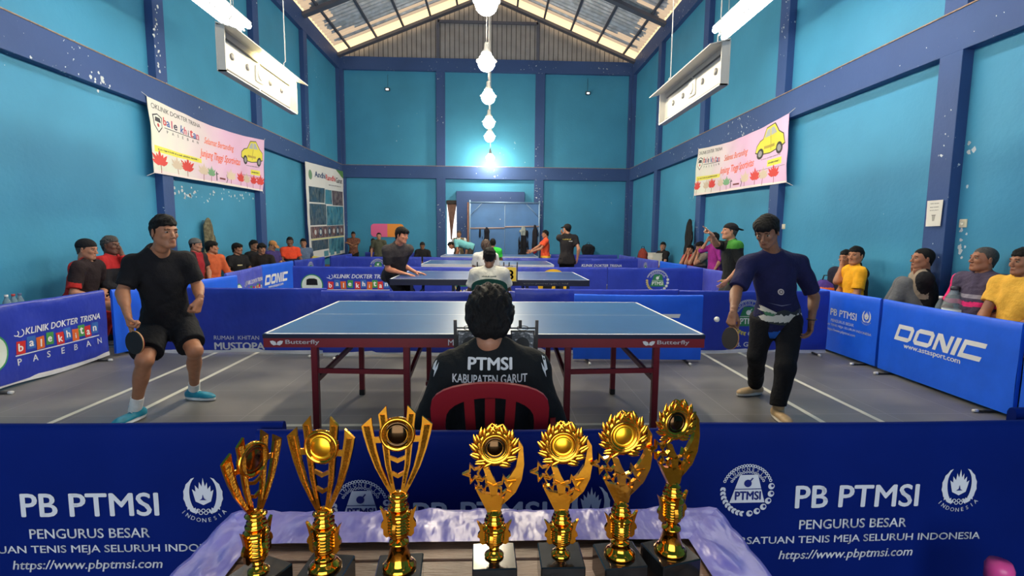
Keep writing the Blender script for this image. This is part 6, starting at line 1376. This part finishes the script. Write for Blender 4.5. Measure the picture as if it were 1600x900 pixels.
# sockets and switches
for i, (px, py, nm) in enumerate(((1506, 349, 'cream wall switch right of the paper notice'), (1225, 354, 'small cream socket behind the head of the player in navy'), (1103, 358, 'small white socket near the pointing hand'))):
    p = at(px, py, x=XR+.12); t = thing('wall_socket', p, nm, 'socket', None); MB().box((-.006, 0, 0), (.016, .085, .085), None, 0, .005).build('plate', [plastic((222, 216, 190))], t); MB().lathe([(.02, 0), (.022, .006), (.012, .006), (.012, .002)], (-.014, 0, 0), frame((-1, 0, 0)), 16).build('socket_face', [plastic((232, 228, 210))], t)
p = at(1499, 436, x=XR+.12); o = MB().box((-.004, 0, 0), (.012, .10, .10), None, 0, .002).lathe([(.03, 0), (.03, .004), (.0, .004)], (-.011, 0, 0), frame((-1, 0, 0)), 16, 1).build('junction_box', [ink((110, 90, 76)), ink((30, 26, 24))]); o.location = p; tag(o, 'open brown junction box low on the right wall', 'junction box')
# scars and nails on the plaster
sc = ink((206, 216, 222)); rs = random.Random(11)
def patch(X, px, py, w, h, n, nm):
    p = at(px, py, x=X); mb = MB(); sg = 1 if X < 0 else -1
    for i in range(n):
        cy, cz, r = rs.gauss(0, w), rs.gauss(0, h), rs.uniform(.008, .03); a0 = rs.random()*6
        pts = [(cy+r*rs.uniform(.5, 1.3)*cos(a0+2*pi*k/7), cz+r*rs.uniform(.5, 1.5)*sin(a0+2*pi*k/7)) for k in range(7)]; mb.add([(sg*.002, a, b) for a, b in pts], [tuple(range(7))], 0)
    o = mb.build('flaked_paint', [sc]); o.location = p; o['kind'] = 'stuff'; tag(o, nm, 'flaked paint')
patch(XL-.12, 300, 305, .30, .06, 34, 'white flakes of bare plaster under the left banner, near end'); patch(XL-.12, 370, 305, .5, .06, 26, 'white flakes of bare plaster under the left banner, far end')
patch(XL+.002, 246, 62, .05, .30, 24, 'flaked paint on the second left column above the beam'); patch(XL+.002, 155, 125, .14, .05, 14, 'flaked paint on the left beam before the banner'); patch(XR+.12, 1502, 385, .02, .14, 10, 'scraped paint strip by the junction box'); patch(XR+.12, 1520, 180, .02, .35, 6, 'scraped paint high beside the near right column')
# ---------------------------------------------------------------- hanging clothes, bags, crates, bottles
def hung(name, p, w, h, d, cols, label, cat, seed=0, nrm=(0, -1, 0), pat=None, taper_=.45, mk=None):
    t = thing(name, p, label, cat); n = U(nrm); e = np.array([-n[1], n[0], 0]); R = np.stack([e, n, [0, 0, 1]], 1); v = Vol((-.6, -.6, -h-.15), (.6, .6, .15), .012)
    c = lambda u, q, z: e*u*w+n*(d/2+.03+q)+np.array([0, 0, z])
    v.cap(c(0, 0, .0), c(0, 0, -h*.25), .03, w*taper_*.5, k=.04, flat=(n, .5)); v.cap(c(0, 0, -h*.2), c(-.12, 0, -h*.95), w*.28, w*.34, k=.05, flat=(n, d/w)); v.cap(c(0, 0, -h*.2), c(.22, .01, -h*.85), w*.22, w*.26, k=.05, flat=(n, d/w))
    v.fn(lambda d, x, y, z: d+(.009*np.sin(x*70+seed+z*3*np.sign(x))+.006*np.sin(y*60+x*30+seed*2))*np.clip(-z*4, 0, 1)); v.folds(.006, 9, seed); mats = mk or [cloth(c_) for c_ in cols]; soft(v, 'fabric', mats, t, (0, 0, 0), (lambda C: np.where(pat(C), 1, 0)) if pat else None, 1)
    MB().bar((0, 0, .0), tuple(n*.05), .012).build('hook', [plastic((120, 120, 120))], t); return t
gz = gy-.06
hung('hanging_jacket', at(760, 356, y=gz), .26, .60, .10, [(30, 32, 42)], 'small dark jacket hanging on the gate rail, left leaf', 'jacket', 1)
hung('hanging_jacket', at(818, 354, y=gz), .36, 1.0, .14, [(28, 30, 38), (150, 160, 160)], 'large black jacket with grey hood hanging on the gate, right leaf', 'jacket', 2, pat=lambda C: (C[:, 2] > -.30) & (C[:, 0] < .06))
hung('hanging_bag', at(836, 353, y=gz), .24, .92, .14, [(36, 34, 42), (176, 36, 48)], 'black bag with red bottom hanging at the right end of the gate', 'bag', 3, pat=lambda C: C[:, 2] < -.76)
o = MB().ball((0, -.04, -.16), (.035, .03, .16)).tube([(0, -.02, 0), (0, -.03, -.06)], .008, 6).build('hanging_pouch', [cloth((30, 32, 40))]); o.location = at(750, 357, y=gz); tag(o, 'small dark pouch hanging at the left of the gate rail', 'pouch')
hung('hanging_towel', at(316, 345, x=XL-.12), .42, .66, .14, [(92, 92, 72)], 'olive patterned cloth hanging on the left wall above the seated ones', 'towel', 4, (1, 0, 0), mk=[mat('camo_cloth', (96, 92, 72), .9, var=.7, vscale=16)])
hung('hanging_jacket', at(1084, 345, x=XR-.0), .5, 1.05, .14, [(26, 28, 32)], 'black jacket hanging on the right wall column behind the seated ones', 'jacket', 5, (-1, 0, 0))
# ragged brown curtain in the open gap
t = thing('gap_curtain', (-1.5, YB+.10, HZ-.12), 'brown cloth hanging in the open gap beside the gate', 'curtain')
MB().grid(lambda a, b: ((a-.5)*(.05+.29*b**1.4)-.02*(1-b), .02*sin(a*9), -1.25+1.25*b), 10, 12).build('cloth', [mat('brown_curtain', (128, 96, 84), .8, var=.2)], t)
MB().tube([(-.17, 0, 0), (.17, 0, 0)], .01, 6).build('curtain_rod', [plastic((60, 50, 46))], t)
def bag(name, p, r, cols, label, cat, seed, z0, pat):
    t = thing(name, (p[0], p[1], z0), label, cat); v = Vol((-.4, -.4, -.05), (.4, .4, .6), .009); v.ell((0, 0, r[2]), r, k=0); v.rbox((0, 0, r[2]*.8), (r[0]*.8, r[1]*.8, r[2]*.8), None, .05, .05); v.cut((0, 0, 0), (0, 0, -1)); v.folds(.005, 24, seed)
    soft(v, 'bag_body', [cloth(c) for c in cols], t, (0, 0, 0), lambda C: np.where(pat(C), 1, 0), 1); MB().tube([(-.05, 0, r[2]*1.92), (-.03, 0, r[2]*1.92+.07), (.03, 0, r[2]*1.92+.07), (.05, 0, r[2]*1.92)], .009, 6).build('handle', [cloth((40, 40, 46))], t); return t
p = at(1291, 432, x=4.50); tb = bag('backpack', p, (.15, .17, .20), [(232, 116, 52), (74, 52, 130)], 'orange and purple backpack on the right wall bench beside the smoker', 'backpack', 1, .416, lambda C: C[:, 2] > .30)
p = at(1004, 403, x=4.45); bag('sports_bag', p, (.12, .26, .30), [(140, 60, 50), (44, 34, 38)], 'reddish brown sports bag standing left of the white crate', 'bag', 2, .416, lambda C: C[:, 1] > .1)
p = at(919, 391, y=17.35); bag('sports_bag', p, (.24, .15, .19), [(28, 30, 38), (40, 40, 48)], 'round black bag on the pale shelf by the far wall', 'bag', 3, .70, lambda C: C[:, 2] > .3)
t = thing('shelf_table', (p[0]-.55, 17.35, 0), 'pale low shelf table by the far wall right of the gate', 'table'); MB().bx(-.9, 1.0, -.2, .2, .66, .70).build('tabletop', [mat('pale_board', (200, 196, 190), .5)], t)
for a in (-.8, .9):
    for b in (-.15, .15): MB().bx(a-.025, a+.025, b-.025, b+.025, 0, .66).build('leg', [plastic((90, 90, 96))], t)
p = at(1023, 403, x=4.42); t = thing('crate', (p[0], p[1], .416), 'white plastic crate standing on the bench at the right wall', 'crate'); mb = MB(); mb.bx(-.12, .12, -.22, .22, 0, .02)
for s_ in (-1, 1): mb.bx(s_*.12-.008, s_*.12+.008, -.22, .22, 0, .50); mb.bx(-.12, .12, s_*.22-.008, s_*.22+.008, 0, .50)
for z in (.12, .24, .36, .48): mb.bx(-.135, .135, -.235, -.22, z, z+.02); mb.bx(-.135, -.12, -.235, .235, z, z+.02)
mb.build('crate_body', [plastic((222, 218, 206))], t)
PET = bpy.data.materials.new('clear_bottle'); PET.use_nodes = True; b_ = PET.node_tree.nodes['Principled BSDF']; b_.inputs['Base Color'].default_value = lin((196, 216, 226)); b_.inputs['Roughness'].default_value = .12; b_.inputs['Transmission Weight'].default_value = .75; b_.inputs['IOR'].default_value = 1.15
def bottle(p, z0, h, r, cap, label, group):
    t = thing('water_bottle', (p[0], p[1], z0), label, 'bottle', group); MB().lathe([(r*.9, 0), (r, .01), (r, h*.25), (r*.94, h*.28), (r, h*.31), (r, h*.62), (r*.8, h*.76), (r*.36, h*.9), (r*.34, h*.95)], seg=18).build('bottle_body', [PET], t)
    MB().lathe([(r*.42, h*.93), (r*.42, h), (0, h)], seg=16).build('cap', [plastic(cap)], t); MB().lathe([(r*1.01, h*.36), (r*1.01, h*.56)], seg=18).build('bottle_label', [ink((196, 206, 214))], t)
for i, (px, c, nm) in enumerate(((10, (230, 230, 230), 'left one'), (21, (190, 60, 60), 'middle one'), (31, (90, 110, 150), 'right one'))): bottle(at(px, 466, x=-4.96), .416, .30, .038, c, 'clear water bottle on the left wall bench, %s of three' % nm, 'three bottles at the left edge')
bottle(at(1490, 470, x=4.50), .416, .50, .085, (60, 60, 70), 'large clear water jug between two seated ones on the right', 'bottles by the right column'); bottle(at(1470, 474, x=4.56), .416, .38, .05, (230, 230, 230), 'slim clear bottle beside the column on the right', 'bottles by the right column')
# pink flask standing on the floor at the lower right
p = at(1562, 886, y=1.36); t = thing('drinking_flask', (p[0], 1.36, 0), 'pink drinking flask standing before the nearest right barrier', 'flask'); hh = p[2]+.0
MB().lathe([(.036, 0), (.038, .01), (.038, hh-.09), (.032, hh-.05), (.03, hh-.03)], seg=20).build('flask_body', [plastic((200, 60, 130))], t); MB().lathe([(.034, hh-.04), (.035, hh), (.028, hh+.018), (0, hh+.02)], seg=20).build('cap', [plastic((206, 70, 140))], t)
